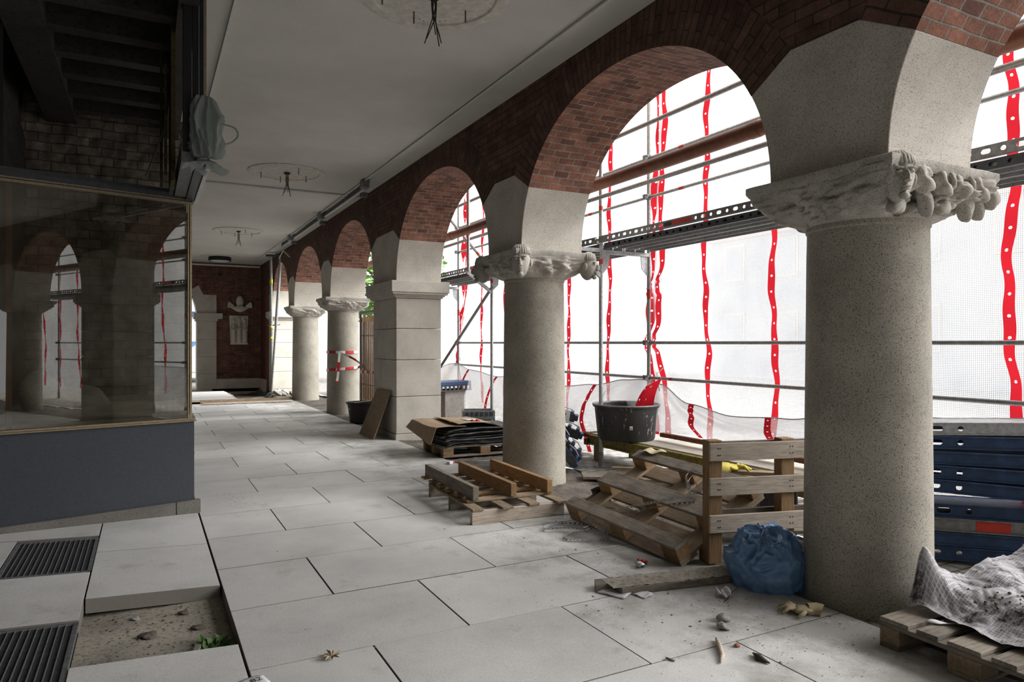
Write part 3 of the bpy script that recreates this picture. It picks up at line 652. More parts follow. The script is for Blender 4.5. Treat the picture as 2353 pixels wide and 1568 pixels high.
for i,(y0,y1) in enumerate(zip(YS,YS[1:])):
    lab={3.95:'scaffold deck crossing behind the big arch, red label on its edge beam',.95:'scaffold deck behind the large column with an orange-red label',9.95:'scaffold deck beside the square pier impost',6.95:'scaffold deck behind the carved-head capital',-2.05:'scaffold deck out of sight beside the viewer',-5.05:'scaffold deck mirrored small in the case glass',-8.05:'last scaffold deck at the rear of the arcade'}[y0]
    t=thing('scaffold_deck',lab,'scaffold deck',(0,0,0))
    for nm,x,z,h in (('edge_beam',XI-.06,2.70,.075),('lower_beam',XI+.02,2.635,.065)):
        g=G(); perforated(g,x,y0+.04,y1-.04,z,h); g.bb(x,x+.03,y0+.04,y1-.04,z+h-.006,z+h); g.bb(x,x+.03,y0+.04,y1-.04,z,z+.006); g.build(nm,'steel_grey' if nm=='edge_beam' else 'steel_dark',t,solid=.004)
    for j in range(2):
        x0=XI+.05+j*.34; g=G(); g.bb(x0,x0+.32,y0+.05,y1-.05,2.69,2.70)
        for xx in (x0,x0+.16,x0+.31): g.bb(xx,xx+.01,y0+.05,y1-.05,2.635,2.69)
        for xx in (x0+.06,x0+.22): g.bb(xx,xx+.04,y0+.05,y1-.05,2.675,2.69)
        g.build('deck_plank','galvanised',t)
    g=G(); yy=y0+1.35 if y0==3.95 else y0+.5; g.bb(XI-.064,XI-.0615,yy,yy+.30,2.715,2.757); g.build('red_label','red_paint',t); 
    g=G(); g.bb(XI-.0645,XI-.062,yy+.30,yy+.42,2.715,2.757); g.build('dark_label','print_dark',t)
# transverse brackets, gusset plates and braces
for y,lab in ((6.95,'deck bracket with gusset plate behind the carved-head capital'),(9.95,'deck bracket beside the inner tube next to the carved-head column'),(12.97,'deck bracket with gusset beside the square pier'),(3.95,'deck bracket hidden behind the large column')):
    t=thing('deck_bracket',lab,'bracket',(0,y,0))
    g=G(); g.bar((XI,0,2.60),(XO,0,2.60),.045,.045); g.build('crossbar','galvanised',t)
    for x,sg in ((XI,1),(XO,-1)):
        g=G(); P=[(0,2.58),(.13*sg,2.58),(.11*sg,2.42),(.03*sg,2.34),(0,2.34)]; g.prism([(x+a,b) for a,b in P],lambda a,b,d:(a,d,b),-.005,.005); g.build('gusset_plate','galvanised',t)
    if y in (9.95,6.95):
        g=G(); g.bar((XI,0,2.30),(XI-.42,0,2.60),.035,.05); g.bar((XI,0,2.62),(XI-.45,0,2.62),.04,.04); g.build('console_strut','galvanised',t)
pole('scaffold_standard',(XI-.42,9.92,2.62),(XI-.42,9.92,4.6),.0242,'galvanised','short scaffold tube standing on the deck console beside the pier','scaffold pole',None,((.55,.08),))
pole('diagonal_brace',(XI-.02,9.9,2.38),(XI-.02,12.9,.55),.024,'steel_grey','diagonal grey brace climbing from the pier towards the column','brace')
pole('diagonal_brace',(XI-.1,9.95,2.75),(XI-.1,12.4,4.3),.022,'galvanised','diagonal brace above the deck seen through the smaller arch','brace',None,((.3,.1),))
# ---- sheeting
def sx(y,z,ph=0):
    base=5.80+.035*math.sin(y*3.1+ph+.5*z)+.03*math.sin(y*1.35+z*.9)+.05*noise.noise(Vector((y*.9,z*.8,ph)))
    for ty,tz,am in ((6.95,1.5,.16),(6.95,2.2,.10),(12.97,1.5,.16),(12.97,1.95,.14),(9.95,1.5,.06),(12.97,1.1,.14)):
        dy,dz=y-ty,z-tz; r=math.hypot(dy,dz); an=math.atan2(dz,dy); base-=am*math.exp(-(r/.16))+ .030*math.exp(-r/.8)*(.5+.5*math.sin(an*9+ph))*(1 if r>.05 else 0)
    return base
BANDS=[-9.4,-8.4,-7.3,-6.3,-5.2,-4.2,-3.2,-2.17,-1.14,-.1,.92,1.9,2.88,3.95,5.13,6.12,6.86,7.03,8.05,9.14,10.17,11.2,12.2,13.0,13.15]
def by(y0,z): return y0+.020*math.sin(z*3.3+y0*5)+.012*math.sin(z*8.1+y0*3)+.007*math.sin(z*17+y0)
def sheet(y0,y1,ztop,zb,label,ph):
    t=thing('scaffold_sheet',label,'tarpaulin',(0,0,0))
    g=G(); nu=int((y1-y0)*24); nv=150
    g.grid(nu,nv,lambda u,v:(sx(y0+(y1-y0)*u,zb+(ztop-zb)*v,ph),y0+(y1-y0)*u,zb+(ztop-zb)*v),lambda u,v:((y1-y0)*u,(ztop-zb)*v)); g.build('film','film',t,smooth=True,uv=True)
    for b in BANDS:
        if y0<b<y1:
            wd=.040 if b not in (6.86,7.03,13.0,13.15) else (.045 if b in (6.86,13.0) else .085)
            g=G(); g.grid(2,220,lambda u,v:(sx(b,zb+(ztop-zb)*v,ph)-.02-(.03*math.sin(v*60+b)*(u-.5)*(2 if wd>.05 else .6)),by(b,zb+(ztop-zb)*v)+(u-.5)*2*wd*(1 if wd<.06 else .7+.3*math.sin(v*31+b)),zb+(ztop-zb)*v),lambda u,v:(u,(ztop-zb)*v)); g.build('red_band','red_band',t,smooth=True,uv=True)
    return t
sheet(-10,6.98,7.5,.30,'translucent white sheet with red bands behind the large column',0)
sheet(6.96,14.1,7.5,.34,'translucent white sheet behind the tub and the carved-head column',2)
t=sheet(14.3,19.2,7.5,.03,'added white sheet, unseen behind the square pier, shading the last column',5)  # unseen sheet added to keep direct sun off the last column
# the lower apron: tied to the rail, sagging between ties, spreading to the ground
TIES=[(-4,.98),(-1.2,.95),(.3,.72),(2.2,.93),(3.9,.90),(4.75,.76),(5.45,.72),(6.1,.80),(6.62,1.0),(6.95,1.04),(7.3,1.02),(8.0,.92),(8.8,.86),(9.4,.95),(9.95,1.02),(11,.9),(12.1,.98),(13,1.08),(14.1,.9)]
def ztop(y):
    for (a,za),(b,zb) in zip(TIES,TIES[1:]):
        if a<=y<=b: t=(y-a)/(b-a); t=t*t*(3-2*t); return za+(zb-za)*t
    return .9
def ap(y,v):
    zt=ztop(y); zb=.44 if 4.2<y<7.65 else (.10 if y<4.2 else .02); z=zt+(zb-zt)*v
    x=5.50-.06*math.sin(v*PI)-(.05 if y<7.5 else .16)*v+.03*math.sin(y*4+v*3)*v+.05*noise.noise(Vector((y*1.3,v*2.2,3)))
    d=abs(y-6.85); x+= .03*math.sin((y-6.85)*14/(v*2+.4))*math.exp(-d*1.3)*min(1,v*4)
    return (x,y,z)
t=thing('lower_sheet','heavier cream sheet hanging in a sagging fold below the rail','tarpaulin',(0,0,0))
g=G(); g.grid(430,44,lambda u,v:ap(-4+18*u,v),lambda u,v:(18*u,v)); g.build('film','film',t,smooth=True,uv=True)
g=G(); g.tube([Vector(ap(-4+18*k/430,0))+Vector((.0,0,.0)) for k in range(431)],.006,8); g.build('rolled_hem','white_film',t,smooth=True)
for b in (2.7,4.95,6.05,7.95,8.95,11.0,12.2):
    amp=.16 if b>7 else -.14
    g=G(); g.grid(2,50,lambda u,v:(lambda p:(p[0]-.018,p[1],p[2]))(ap(b+(amp*math.sin(v*PI*1.2) if b>7 else amp*v*1.3)+(u-.5)*.085,v)),lambda u,v:(u,v)); g.build('red_band','red_band',t,smooth=True,uv=True)
def flap(c00,c10,c01,c11,xo,w_):
    g=G(); g.grid(12,20,lambda u,v:(xo-.05*math.sin(u*PI)*(.3+v)-.02*math.sin(v*7),(c00[0]*(1-u)+c10[0]*u)*(1-v)+(c01[0]*(1-u)+c11[0]*u)*v,(c00[1]*(1-u)+c10[1]*u)*(1-v)+(c01[1]*(1-u)+c11[1]*u)*v),lambda u,v:(.5+(u-.5)*w_,v*.6+.03)); g.build('folded_red_edge','red_band',t,smooth=True,uv=True)
flap((6.404,1.085),(6.685,.974),(6.74,.45),(7.02,.43),5.36,2.4); flap((6.70,.985),(6.77,.975),(6.90,.5),(7.22,.46),5.42,2.0)
g=G(); g.tube([(5.6,6.7,1.07),(5.5,6.66,1.02),(5.48,6.6,.92)],.006,6); g.tube([(5.6,6.72,1.07),(5.5,6.68,1.12),(5.6,6.66,1.2)],.005,6); g.build('tie_cord','white_film',t)

# ================================================================= display case at the left
E0=Vector((.39,6.76)); EV=Vector((-.9694,-.2453)).normalized()
def ep(t,off=0): p=E0+EV*t; return (p.x-EV.y*off, p.y+EV.x*off)
LT=2.5
t=thing('display_case','glazed display case on a dark grey base with brass edging','display case',(E0.x,E0.y,0))
def bl(o): o.matrix_parent_inverse=Matrix.Translation(-Vector((E0.x,E0.y,0))); return o
g=G(); g.wall(ep(.016),ep(LT),.118,.81,.03,0); g.wall((.36,6.76),(.36,9.0),.118,.81,.03); bl(g.build('base_panel','panel_grey',t))
g=G(); g.wall(ep(-.03,.02),ep(.17,.02),-.02,.118,.05); bl(g.build('plinth_stone','plinth_stone',t,bevel=.004))
g=G(); g.wall(ep(.175,.02),ep(LT,.02),-.02,.118,.05); bl(g.build('plinth_stone','plinth_stone',t,bevel=.004))
g=G(); g.wall(ep(.004,.02),ep(LT,.02),.81,.822,.05); g.wall(ep(.012,.012),ep(LT,.012),.822,.84,.035); g.wall((.375,6.78),(.375,9),.81,.84,.03); bl(g.build('sill_trim','brass',t,bevel=.002))
pts=[ep(.03,-.02),ep(LT,-.02),(-1.6,8.98),(.34,8.98)]; g=G(); g.prism(pts,lambda a,b,d:(a,b,d),.835,.865); bl(g.build('case_floor','limestone',t))
g=G(); g.wall(ep(.06),ep(LT),.84,2.72,.008); bl(g.build('front_pane','glass',t))
g=G(); g.bb(.342,.350,6.80,8.98,.84,2.72); bl(g.build('side_pane','glass',t))
g=G(); g.wall(ep(.036,.012),ep(.052,.012),.84,2.74,.012); g.wall(ep(.060,.012),ep(.070,.012),.84,2.74,.010); g.bb(.350,.360,6.765,6.79,.84,2.74); bl(g.build('corner_post','brass',t))
g=G(); g.wall(ep(.03,.015),ep(LT,.015),2.715,2.735,.03); g.wall(ep(.03,.015),ep(LT,.015),2.745,2.755,.03); bl(g.build('top_trim','brass',t))
g=G(); g.wall(ep(.03,0),ep(LT,0),2.735,2.80,.05); g.wall(ep(.03,-.04),ep(LT,-.04),2.80,2.83,.10); bl(g.build('top_rail','frame_grey',t))
g=G(); g.wall(ep(1.325,-.03),ep(1.365,-.03),.84,2.72,.03); bl(g.build('mullion','pink_strip',t))
g=G(); g.wall(ep(1.38,-.05),ep(1.46,-.05),2.83,4.1,.06); bl(g.build('upper_mullion','black_metal',t))
# broken slabs and a pipe left inside the case
for lab,a,b,r_ in (('broken concrete rubble lying inside the display case',(-.62,8.3),(.34,.25,.13),3),('chunk of plaster inside the display case beside the pink strip',(-.82,7.6),(.20,.25,.22),5)):
    g=G(); g.ell((0,0,0),b,None,20,12,.6); o=g.build('rubble_chunk','stone_grey',None,smooth=True); o.location=(a[0],a[1],.865+b[2]*.62); tag(o,lab,'rubble')
g=G(); g.box((0,0,0),(1.05,.16,.05)); o=g.build('wooden_batten','wood_grey',None,bevel=.003); o.location=(-.28,8.78,.892); o.rotation_euler=(0,0,.05); tag(o,'grey batten lying at the back of the display case','batten')
g=G(); g.tube([(0,0,0),(.26,.02,0)],.055,16); o=g.build('clay_pipe','stone_grey',None,smooth=True,angle=40); o.location=(.02,8.55,.921); tag(o,'short clay pipe lying inside the display case','pipe')
# ---- sawn-off shopfront header with its hanging post
t=thing('shopfront_header','sawn-off grey shopfront header running out from the case corner','frame',(.36,6.1,2.74)); 
g=G(); g.bb(-.05,.015,-.72,.66,.012,.07); g.bb(-.05,-.02,-.72,.66,.07,.13); g.build('header_beam','frame_grey',t,bevel=.003)
g=G(); g.bb(-.14,-.052,-.72,.62,.03,.20); g.build('inner_panel','steel_grey',t)
g=G(); g.bb(.017,.045,-.72,.70,-.005,.035); g.build('pale_strip','white_paint',t)
g=G(); g.bb(-.13,-.075,-.75,-.66,.1,1.36); g.bb(-.07,-.03,-.75,-.68,.1,1.36); g.bb(-.025,.0,-.76,-.70,.1,1.36); g.build('hanging_post','black_metal',t)
g=G(); g.bb(.003,.018,-.765,-.735,.1,1.36); g.build('brass_edge','brass',t)
g=G(); g.bb(-.19,-.16,-.2,.4,.0,1.2); g.build('insulation_strip','insulation',t)
g=G(); g.bb(-.235,-.215,-.15,-.1,.05,.9); g.bb(-.26,-.24,.1,.14,.0,1.1); g.build('insulation_strip','insulation',t)
g=G(); g.bar((-.36,.0,.05),(-.24,.05,.42),.03,.004); g.build('punched_strap','stone_grey',t)
# clear plastic bag wound round the cut end
t=thing('plastic_bag','crumpled clear grey plastic bag tied round the cut header end','bag',(.375,5.34,2.955)); t.scale=(1.22,1.22,1.05)
g=G(); V=[];Fc=[];n=120;m=60
for i in range(m+1):
    h=i/m; z=-.19+.44*h; e=max(0,1-((h-.52)/.53)**2); pro=.028+.118*e**.62
    if h<.10: pro=.03+.05*(.10-h)/.10
    for k in range(n):
        a=2*PI*k/n; tw=a+.5*math.sin(h*2.2)
        fold=-.050*abs(math.sin(tw*2.5+1.6*h))**.5-.036*abs(math.sin(tw*5.5-2.5*h+1))**.6-.03*abs(noise.noise(Vector((math.cos(a)*4,math.sin(a)*4,h*2.5))))+.012*noise.noise(Vector((math.cos(a)*3,math.sin(a)*3,h*4)))
        r=max(.015,pro+fold*(.35+.65*e)+.02); V.append((r*math.cos(a)*.9-.01*h,r*math.sin(a)+.02*math.sin(h*3),z+.012*math.sin(tw*3)*e))
for i in range(m):
    for k in range(n): Fc.append((i*n+k,i*n+(k+1)%n,(i+1)*n+(k+1)%n,(i+1)*n+k))
Fc.append(tuple(m*n+k for k in range(n))); g.mesh(V,Fc); g.build('bag_body','grey_film',t,smooth=True)
g=G(); g.grid(60,10,lambda u,v:((.035+.075*v)*math.cos(u*2*PI)*(1+.25*math.sin(u*25)*v),(.035+.075*v)*math.sin(u*2*PI)*(1+.2*math.cos(u*31)*v),-.17-.055*v+.018*math.sin(u*44)*v)); g.build('bag_skirt','grey_film',t,smooth=True)
g=G(); g.tube([(.045*math.cos(q*.5),.045*math.sin(q*.5),-.165) for q in range(14)],.007,8); g.build('tie_knot','white_film',t,smooth=True)
g=G(); g.tube(curve([(.07,-.02,.09),(.15,-.03,.07),(.17,-.02,.02),(.13,-.01,-.03),(.06,-.01,-.06)]),.006,8); g.build('bag_handle','grey_film',t,smooth=True)

# ================================================================= ceiling fittings
for (y,lab) in ((4.86,'round ceiling rosette cut by the top edge, dangling wires'),(10.95,'round ceiling rosette with wires beside the cross conduit'),(17.2,'round ceiling rosette with two thin wires beyond the cross conduit')):
    t=thing('ceiling_rosette',lab,'ceiling rosette',(1.90,y,ZC))
    g=G(); g.lathe([(.56,.0),(.56,-.012),(.53,-.022),(.47,-.018),(.46,-.006),(0.001,-.005)],n=64,cap=False); g.build('plaster_ring','rosette_plaster',t,smooth=True,angle=30)
    for k,(a,b) in enumerate(((.3,.1),(-.36,.12),(.1,-.38),(-.05,.3))):
        g=G(); g.tube([(a,b,0),(a,b,-.10)],.006,6); g.build('threaded_rod','rust',t)
    g=G(); rr=random.Random(int(y)); 
    for k in range(15):
        a=rr.uniform(0,2*PI); q=rr.uniform(.40,.45); g.ell((q*math.cos(a),q*math.sin(a),-.005),(rr.uniform(.008,.03),.007,.002),RZ(a+1.57),8,4)
    stuff(g.build('rust_stain','rust',t))
    g=G()
    for k in range(6):
        a=k*1.05; P=[(.02*math.cos(a),.02*math.sin(a),0)]; 
        for j in range(1,9): P.append((.02*math.cos(a+j*.3)+(.0 if j<5 else (j-4)*.014*math.cos(a*2.3)),.02*math.sin(a+j*.5)+(.0 if j<5 else (j-4)*.014*math.sin(a*1.7)),-.045*j*(1 if k%2 else .85)))
        g.tube(P,.004,6)
    g.ell((0,0,-.01),(.05,.05,.03)); g.build('wire_bundle','wire_black',t)
t=thing('ceiling_lamp','round dark-rimmed flush ceiling lamp near the end wall','ceiling lamp',(1.97,22.6,ZC))
g=G(); g.lathe([(.55,0),(.55,-.01),(.50,-.015),(0.001,-.012)],n=48,cap=False); g.build('plaster_ring','rosette_plaster',t,smooth=True,angle=30)
g=G(); g.lathe([(.30,-.01),(.32,-.04),(.32,-.13),(.30,-.135),(.29,-.12)],n=48,cap=False); g.build('lamp_rim','black_metal',t,smooth=True,angle=30)
g=G(); g.lathe([(.29,-.12),(.2,-.15),(0.001,-.16)],n=48,cap=False); g.build('lamp_diffuser','white_paint',t,smooth=True)
o=pole('cable_conduit',(3.07,-3,ZC-.02),(3.07,24.3,ZC-.02),.013,'white_paint','thin pale conduit running lengthwise along the ceiling','conduit')
o=pole('cable_conduit',(.62,12.1,ZC-.02),(3.38,12.1,ZC-.02),.016,'white_paint','pale conduit crossing the ceiling beyond the second rosette','conduit')
o=pole('cable_conduit',(.3,24.35,ZC-.08),(3.35,24.35,ZC-.08),.03,'white_paint','pale conduit along the top of the end wall','conduit')
for y,l in ((10.9,'first'),(14.05,'second'),(17.3,'third')):
    tt={'first':'grey junction box on the lengthwise conduit, nearest the cross conduit','second':'grey junction box halfway along the tube lamps','third':'grey junction box where the tube lamps end'}[l]
    g=G(); g.bb(3.02,3.13,y-.11,y+.05,ZC-.14,ZC-.01); o=g.build('junction_box','steel_grey',None,bevel=.006); tag(o,tt.replace(', nearest',' close to'),'junction box')
    g=G(); g.bb(3.28,3.40,y+.9,y+1.02,ZC-.07,ZC); o=g.build('wall_clip','steel_grey',None,bevel=.004); tag(o,{'first':'small grey bracket at the end of the cross conduit','second':'small grey bracket beside the tube lamps, above the taped column','third':'small grey bracket where the conduit meets the props'}[l],'bracket')
for y0,y1,l in ((11.0,13.9,'white fluorescent tube lamp hung from the junction box close to the cross conduit'),(14.2,17.1,'white fluorescent tube lamp further along the ceiling conduit'),(17.5,18.7,'short white tube lamp at the end of the conduit run')):
    t=thing('tube_lamp',l,'tube lamp',(3.13,y0,ZC-.10))
    g=G(); g.tube([(0,0,0),(0,y1-y0,0)],.019,12); g.build('glass_tube','white_paint',t,smooth=True,angle=40)
    g=G(); g.bb(-.03,-.012,0,y1-y0,.01,.06); g.build('tube_holder','steel_dark',t)
    for yy in (0,y1-y0-.04): g=G(); g.bb(-.02,.02,yy,yy+.04,-.02,.10); g.build('end_clip','steel_dark',t)
g=G(); g.tube([(3.35,20.6,3.9),(3.3,19.6,4.0),(3.25,18.4,3.7),(3.2,17.2,3.98)][:3],.018,8); o=g.build('loose_cable','white_paint',None,smooth=True); tag(o,'loose white cable drooping beside the steel props','cable')
# two steel props at the far end
for x,y,x2,y2,l in ((3.30,20.9,3.42,22.0,'yellow-banded steel prop leaning in front of the corner pier'),(3.50,20.6,3.36,21.7,'plain galvanised prop standing beside the yellow-banded one')):
    yl=l.startswith('yellow'); t=thing('steel_prop',l,'prop',(0,0,0)); A=Vector((x2-.05,y2,0)); B=Vector((x-.12 if yl else x-.1,y,4.0))
    g=G(); g.tube([A,A.lerp(B,.55)],.032,12); g.build('outer_tube','steel_grey',t,smooth=True,angle=40)
    g=G(); g.tube([A.lerp(B,.5),B],.036 if yl else .042,12); g.build('inner_tube','galvanised',t,smooth=True,angle=40)
    g=G(); g.box(A+Vector((0,0,.01)),(.15,.15,.012)); g.box(B,(.28,.14,.05)); g.build('end_plate','steel_dark',t)
    if yl:
        for f in (.8,.48,.40):
            g=G(); g.tube([A.lerp(B,f),A.lerp(B,f+(.035 if f>.7 else .02))],.044,12); g.build('yellow_label','yellow_paint',t,smooth=True)
    g=G(); P=A.lerp(B,.5); g.tube([P+Vector((-.1,0,0)),P+Vector((.12,0,.03))],.012,8); g.build('prop_handle','steel_dark',t)
# wall camera
t=thing('wall_camera','small dark security camera under the end of the ceiling','camera',(2.15,24.5,3.72)); g=G(); g.tube([(0,0,0),(0,-.14,-.03)],.04,12); g.build('camera_body','black_metal',t,smooth=True,angle=40); g=G(); g.bb(-.03,.03,-.02,0,-.03,.08); g.build('camera_mount','steel_dark',t)
# ---- stone reliefs on the end wall
t=thing('crest_relief','pale stone crest of a domed bud between two shells','relief',(2.74,24.5,2.55))
g=G(); g.ell((0,-.05,.30),(.12,.09,.20),None,24,16); g.lathe([(.14,-.02),(.15,0),(.12,.03)],(0,-.05,.13),24); g.build('bud','limestone',t,smooth=True)
for sg in (-1,1):
    g=G(); g.grid(24,8,lambda u,v:(sg*(.14+.24*v*math.cos(-.15+u*.75)),-.05-.05*v+.016*math.sin(u*26)*v,.10+.02+.24*v*math.sin(-.05+u*.95)*.95)); g.build('shell','limestone',t,smooth=True,solid=.03)
g=G(); g.grid(40,14,lambda u,v:((u-.5)*.62*(1-.35*v*v),-.06-.08*math.sin(u*PI)*math.sin(v*PI)+.010*math.sin(u*38+v*6),.13-.16*v*math.sin(u*PI)**.5)); g.build('drapery','limestone',t,smooth=True,solid=.04)
t=thing('figure_relief','pale carved relief of three robed standing figures','relief',(2.71,24.5,1.44))
g=G(); g.prism([(-.26,0),(.26,0),(.29,.95),(-.29,.95)],lambda a,b,d:(a,d,b),-.06,.0); g.bb(-.27,.27,-.13,0,0,.06); g.build('relief_slab','limestone',t,bevel=.008)
for x,hh,tw in ((-.17,.74,.5),(0,.80,0),(.17,.74,-.5)):
    g=G(); prof=[(.075,.05),(.085,.15),(.07,.40),(.075,.55),(.085,.62),(.04,.67),(.03,.70)]; V=[];Fc=[];n=28
    for j,(r,z) in enumerate(prof):
        for k in range(n):
            a=2*PI*k/n; rr_=r*(1+.14*math.sin(a*9+tw)*(1 if z<.6 else .2)); V.append((x+rr_*math.cos(a),-.09+rr_*math.sin(a)*.9,z*hh/.74))
    for j in range(len(prof)-1):
        for k in range(n): Fc.append((j*n+k,j*n+(k+1)%n,(j+1)*n+(k+1)%n,(j+1)*n+k))
    g.mesh(V,Fc); b=g.build('robed_figure','limestone',t,smooth=True)
    g=G(); g.ell((x,-.13,hh*1.03),(.052,.055,.068),None,16,12); g.ell((x,-.19,hh*1.02),(.012,.02,.02)); g.ell((x,-.10,hh*1.06),(.07,.03,.07)); g.build('figure_head','limestone',t,smooth=True)
    g=G(); g.tube([(x-.075,-.12,.60*hh/.74),(x-.06,-.18,.48*hh/.74),(x+.0,-.20,.50*hh/.74)],.022,10); g.tube([(x+.075,-.12,.60*hh/.74),(x+.06,-.18,.46*hh/.74),(x+.01,-.20,.52*hh/.74)],.022,10); g.build('figure_arm','limestone',t,smooth=True)
g=G(); g.prism([(.02,.80),(.10,.93),(.22,.86),(.26,.70),(.14,.80)],lambda a,b,d:(a,d,b),-.10,-.05); g.prism([(-.26,.78),(-.18,.90),(-.08,.85)],lambda a,b,d:(a,d,b),-.10,-.05); g.build('carved_wing','limestone',t,bevel=.01)

# ================================================================= pallets and boards
def pallet_block(name,label,mat,blockmat,L=1.2,Wd=.8,s=1.0,group=None,skid=None,top=None):
    """europallet, local x along the long side, deck on top at z=.144"""
    t=thing(name,label,'pallet',group=group)
    for y,wb in ((.05,.10),(.4,.145),(.75,.10)):
        board('bottom_skid',L*s,wb*s,.022*s,skid or mat,t,(L/2*s,y*s,.011*s))
        for x,lb in ((.0725,.145),(.6,.145),(1.1275,.145)): board('wood_block',lb*s,wb*s,.078*s,blockmat,t,(x*s*L/1.2,y*s,.061*s),bevel=.004)
    for x in (.0725,.6,1.1275): board('cross_board',Wd*s,.145*s,.022*s,mat,t,(x*s*L/1.2,.4*s,.111*s),RZ(PI/2))
    for y,wb in ((.0725,.145),(.235,.10),(.4,.145),(.565,.10),(.7275,.145)): board('deck_board',L*s,wb*s,.022*s,top or mat,t,(L/2*s,y*s,.133*s))
    return t
SB=1.096
p=pallet_block('wooden_pallet','upturned wooden pallet lying tilted on the debris heap','wood_old','wood_warm',s=SB,skid='wood_dirty')
RB=Matrix(((-.0291,.899,.437),(.999,.0119,.042),(.0325,.4378,-.8985))); 
q=RB.to_quaternion().to_matrix()
p.matrix_world=Matrix.Translation((2.84*SB,3.28*SB,1.5+(.25-1.5)*SB))@q.to_4x4()
# stringer pallets stacked beside the column
def stringer_pallet(name,label,L,Wd,nb,mat,smat,h=.11,group=None):
    t=thing(name,label,'pallet',group=group)
    for y in (.035,Wd/2,Wd-.035): board('stringer',L,.07,h,smat,t,(L/2,y,h/2),bevel=.004)
    for k in range(nb): board('deck_board',Wd,.10,.02,mat,t,(.05+k*(L-.1)/(nb-1),Wd/2,h+.0105),RZ(PI/2))
    return t
# lower one: stringers run across (world x), boards along y
p=thing('wooden_pallet','lower of two small stacked pallets beside the carved-head column','pallet')
for y in (.035,.58,1.165): board('stringer',.86,.05,.11,'wood_pale' if y<.1 else 'wood_grey',p,(.43,y,.055),bevel=.004)
for k in range(4): board('deck_board',1.2,.10,.02,'wood_old',p,(.05+k*.253,.60-.03*(k%2),.121),RZ(PI/2+.01*k))
p.location=(2.37,5.20,0); p.rotation_euler=(0,0,-.06)
p=thing('wooden_pallet','upper of two small stacked pallets, upside down with beams on top','pallet',(2.42,5.42,.134),-.03)
for k in range(6): board('deck_board',.84,.10,.02,'wood_warm' if k%2 else 'wood_old',p,(.42,.05+k*.225,.0105))
for x,m_ in ((.05,'wood_grey'),(.41,'wood_warm'),(.77,'wood_warm')): board('stringer',1.25,.055,.115,m_,p,(x+.02,.60,.0785),RZ(PI/2),bevel=.004)
# upright pallet
p=thing('wooden_pallet','pale wooden pallet standing upright against the large column','pallet',(3.335,3.50,0),-R(15.5))
for z,m_ in ((.765,'wood_pale'),(.532,'wood_pale'),(.283,'wood_pale')): board('front_board',.95,.022,.118,m_,p,(.475,.011,z))
for x in (.055,.60): 
    board('upright_post',.83,.09,.10,'wood_warm',p,(x,.072,.425),RY(PI/2),bevel=.004)
for z in (.77,.30): board('rear_board',.80,.02,.10,'wood_grey',p,(.44,.13,z))
board('foot_block',.10,.06,.14,'wood_warm',p,(.06,.145,.07),bevel=.004)
g=G()
for x in (.06,.075,.60,.62):
    for z in (.745,.79,.515,.555,.262,.305): g.tube([(x,-.002,z),(x,.004,z)],.0045,8)
g.build('nail','print_dark',p)
# pallet under the cardboard
p=pallet_block('wooden_pallet','pallet carrying the black mats and cardboard behind the column','wood_grey','wood_warm')
p.matrix_world=Matrix.Translation((3.42,8.42,0))@Matrix.Rotation(-.03,4,'Z')
rr=random.Random(5)
for i in range(9):
    z0=.150+i*.026; x0=3.40+rr.uniform(-.03,.08); x1=4.62+rr.uniform(-.08,.05); y0=8.38+rr.uniform(-.03,.05); y1=9.22+rr.uniform(-.06,.04); sd_=rr.random()*50
    g=G(); g.grid(60,16,lambda u,v:(x0+(x1-x0)*u+.015*noise.noise(Vector((v*6,i,1))),y0+(y1-y0)*v+.018*noise.noise(Vector((u*7,i,2))),z0+.010*math.sin(u*5+i*.7)*.6+.006*noise.noise(Vector((u*6,v*5,sd_)))-(.02*(1-u/.08) if u<.08 else 0)))
    o=g.build('bitumen_mat','bitumen',None,smooth=True,solid=.014); tag(o,['lowest black mat, lying directly on the pallet boards','black mat second from the bottom of the cardboard-covered pile','black mat third from the bottom of the pile','black mat fourth from the bottom of the pile','middle black mat of the pile under the cardboard','black mat fourth from the top of the pile','black mat third from the top of the pile','black mat just under the uppermost one','uppermost black mat touching the cardboard'][i],'mat','black mats piled under the cardboard')
def sheetobj(name,mat,fn,label,cat,nu=30,nv=20,solid=.005,uvf=None,parent=None,uv=False):
    g=G(); g.grid(nu,nv,fn,uvf); o=g.build(name,mat,parent,smooth=True,solid=solid,uv=uv)
    if label: tag(o,label,cat)
    return o
o=sheetobj('cardboard_sheet','cardboard',lambda u,v:(3.22+.50*u,8.36+.95*v,(.415-.03*math.sin(v*5)*.4-.02*abs(u-.5)) if u>.16 else .41-(.16-u)*1.4*(1-.6*v)),'brown cardboard flap hanging over the edge of the black mats','cardboard',40,20)
o=sheetobj('cardboard_sheet','cardboard',lambda u,v:(3.62+.66*u,8.40+.86*v,.433+.012*math.sin(u*5+v*2)-(.05*(u-.75)/.25 if u>.75 else 0)),'flattened brown cardboard box with a white label on the mats','cardboard',40,20)
sheetobj('paper_label','paper',lambda u,v:(3.84+.2*u,8.62+.22*v,.4415+.012*math.sin(((.22+.2*u/.66))*5+(.25+.22*v/.86)*2)),None,None,6,6,.001,parent=o)
g=G()
for k in range(2): g.tube([(3.90+.07*k,8.52,.447),(3.90+.07*k,8.58,.447)],.018,8)
g.build('printed_mark','red_paint',o)
g=G(); g.tube([(0,0,0),(.55,-.1,0)],.006,8); o=g.build('thin_rod','steel_grey',None,smooth=True); o.location=(3.36,8.02,.008); tag(o,'thin metal rod lying in front of the cardboard pallet','rod')
# pallet under the dirty tarpaulin
p=pallet_block('wooden_pallet','weathered pallet under the dirty tarpaulin beside the large column','wood_dirty','wood_old')
p.matrix_world=Matrix.Translation((3.225,1.41,0))
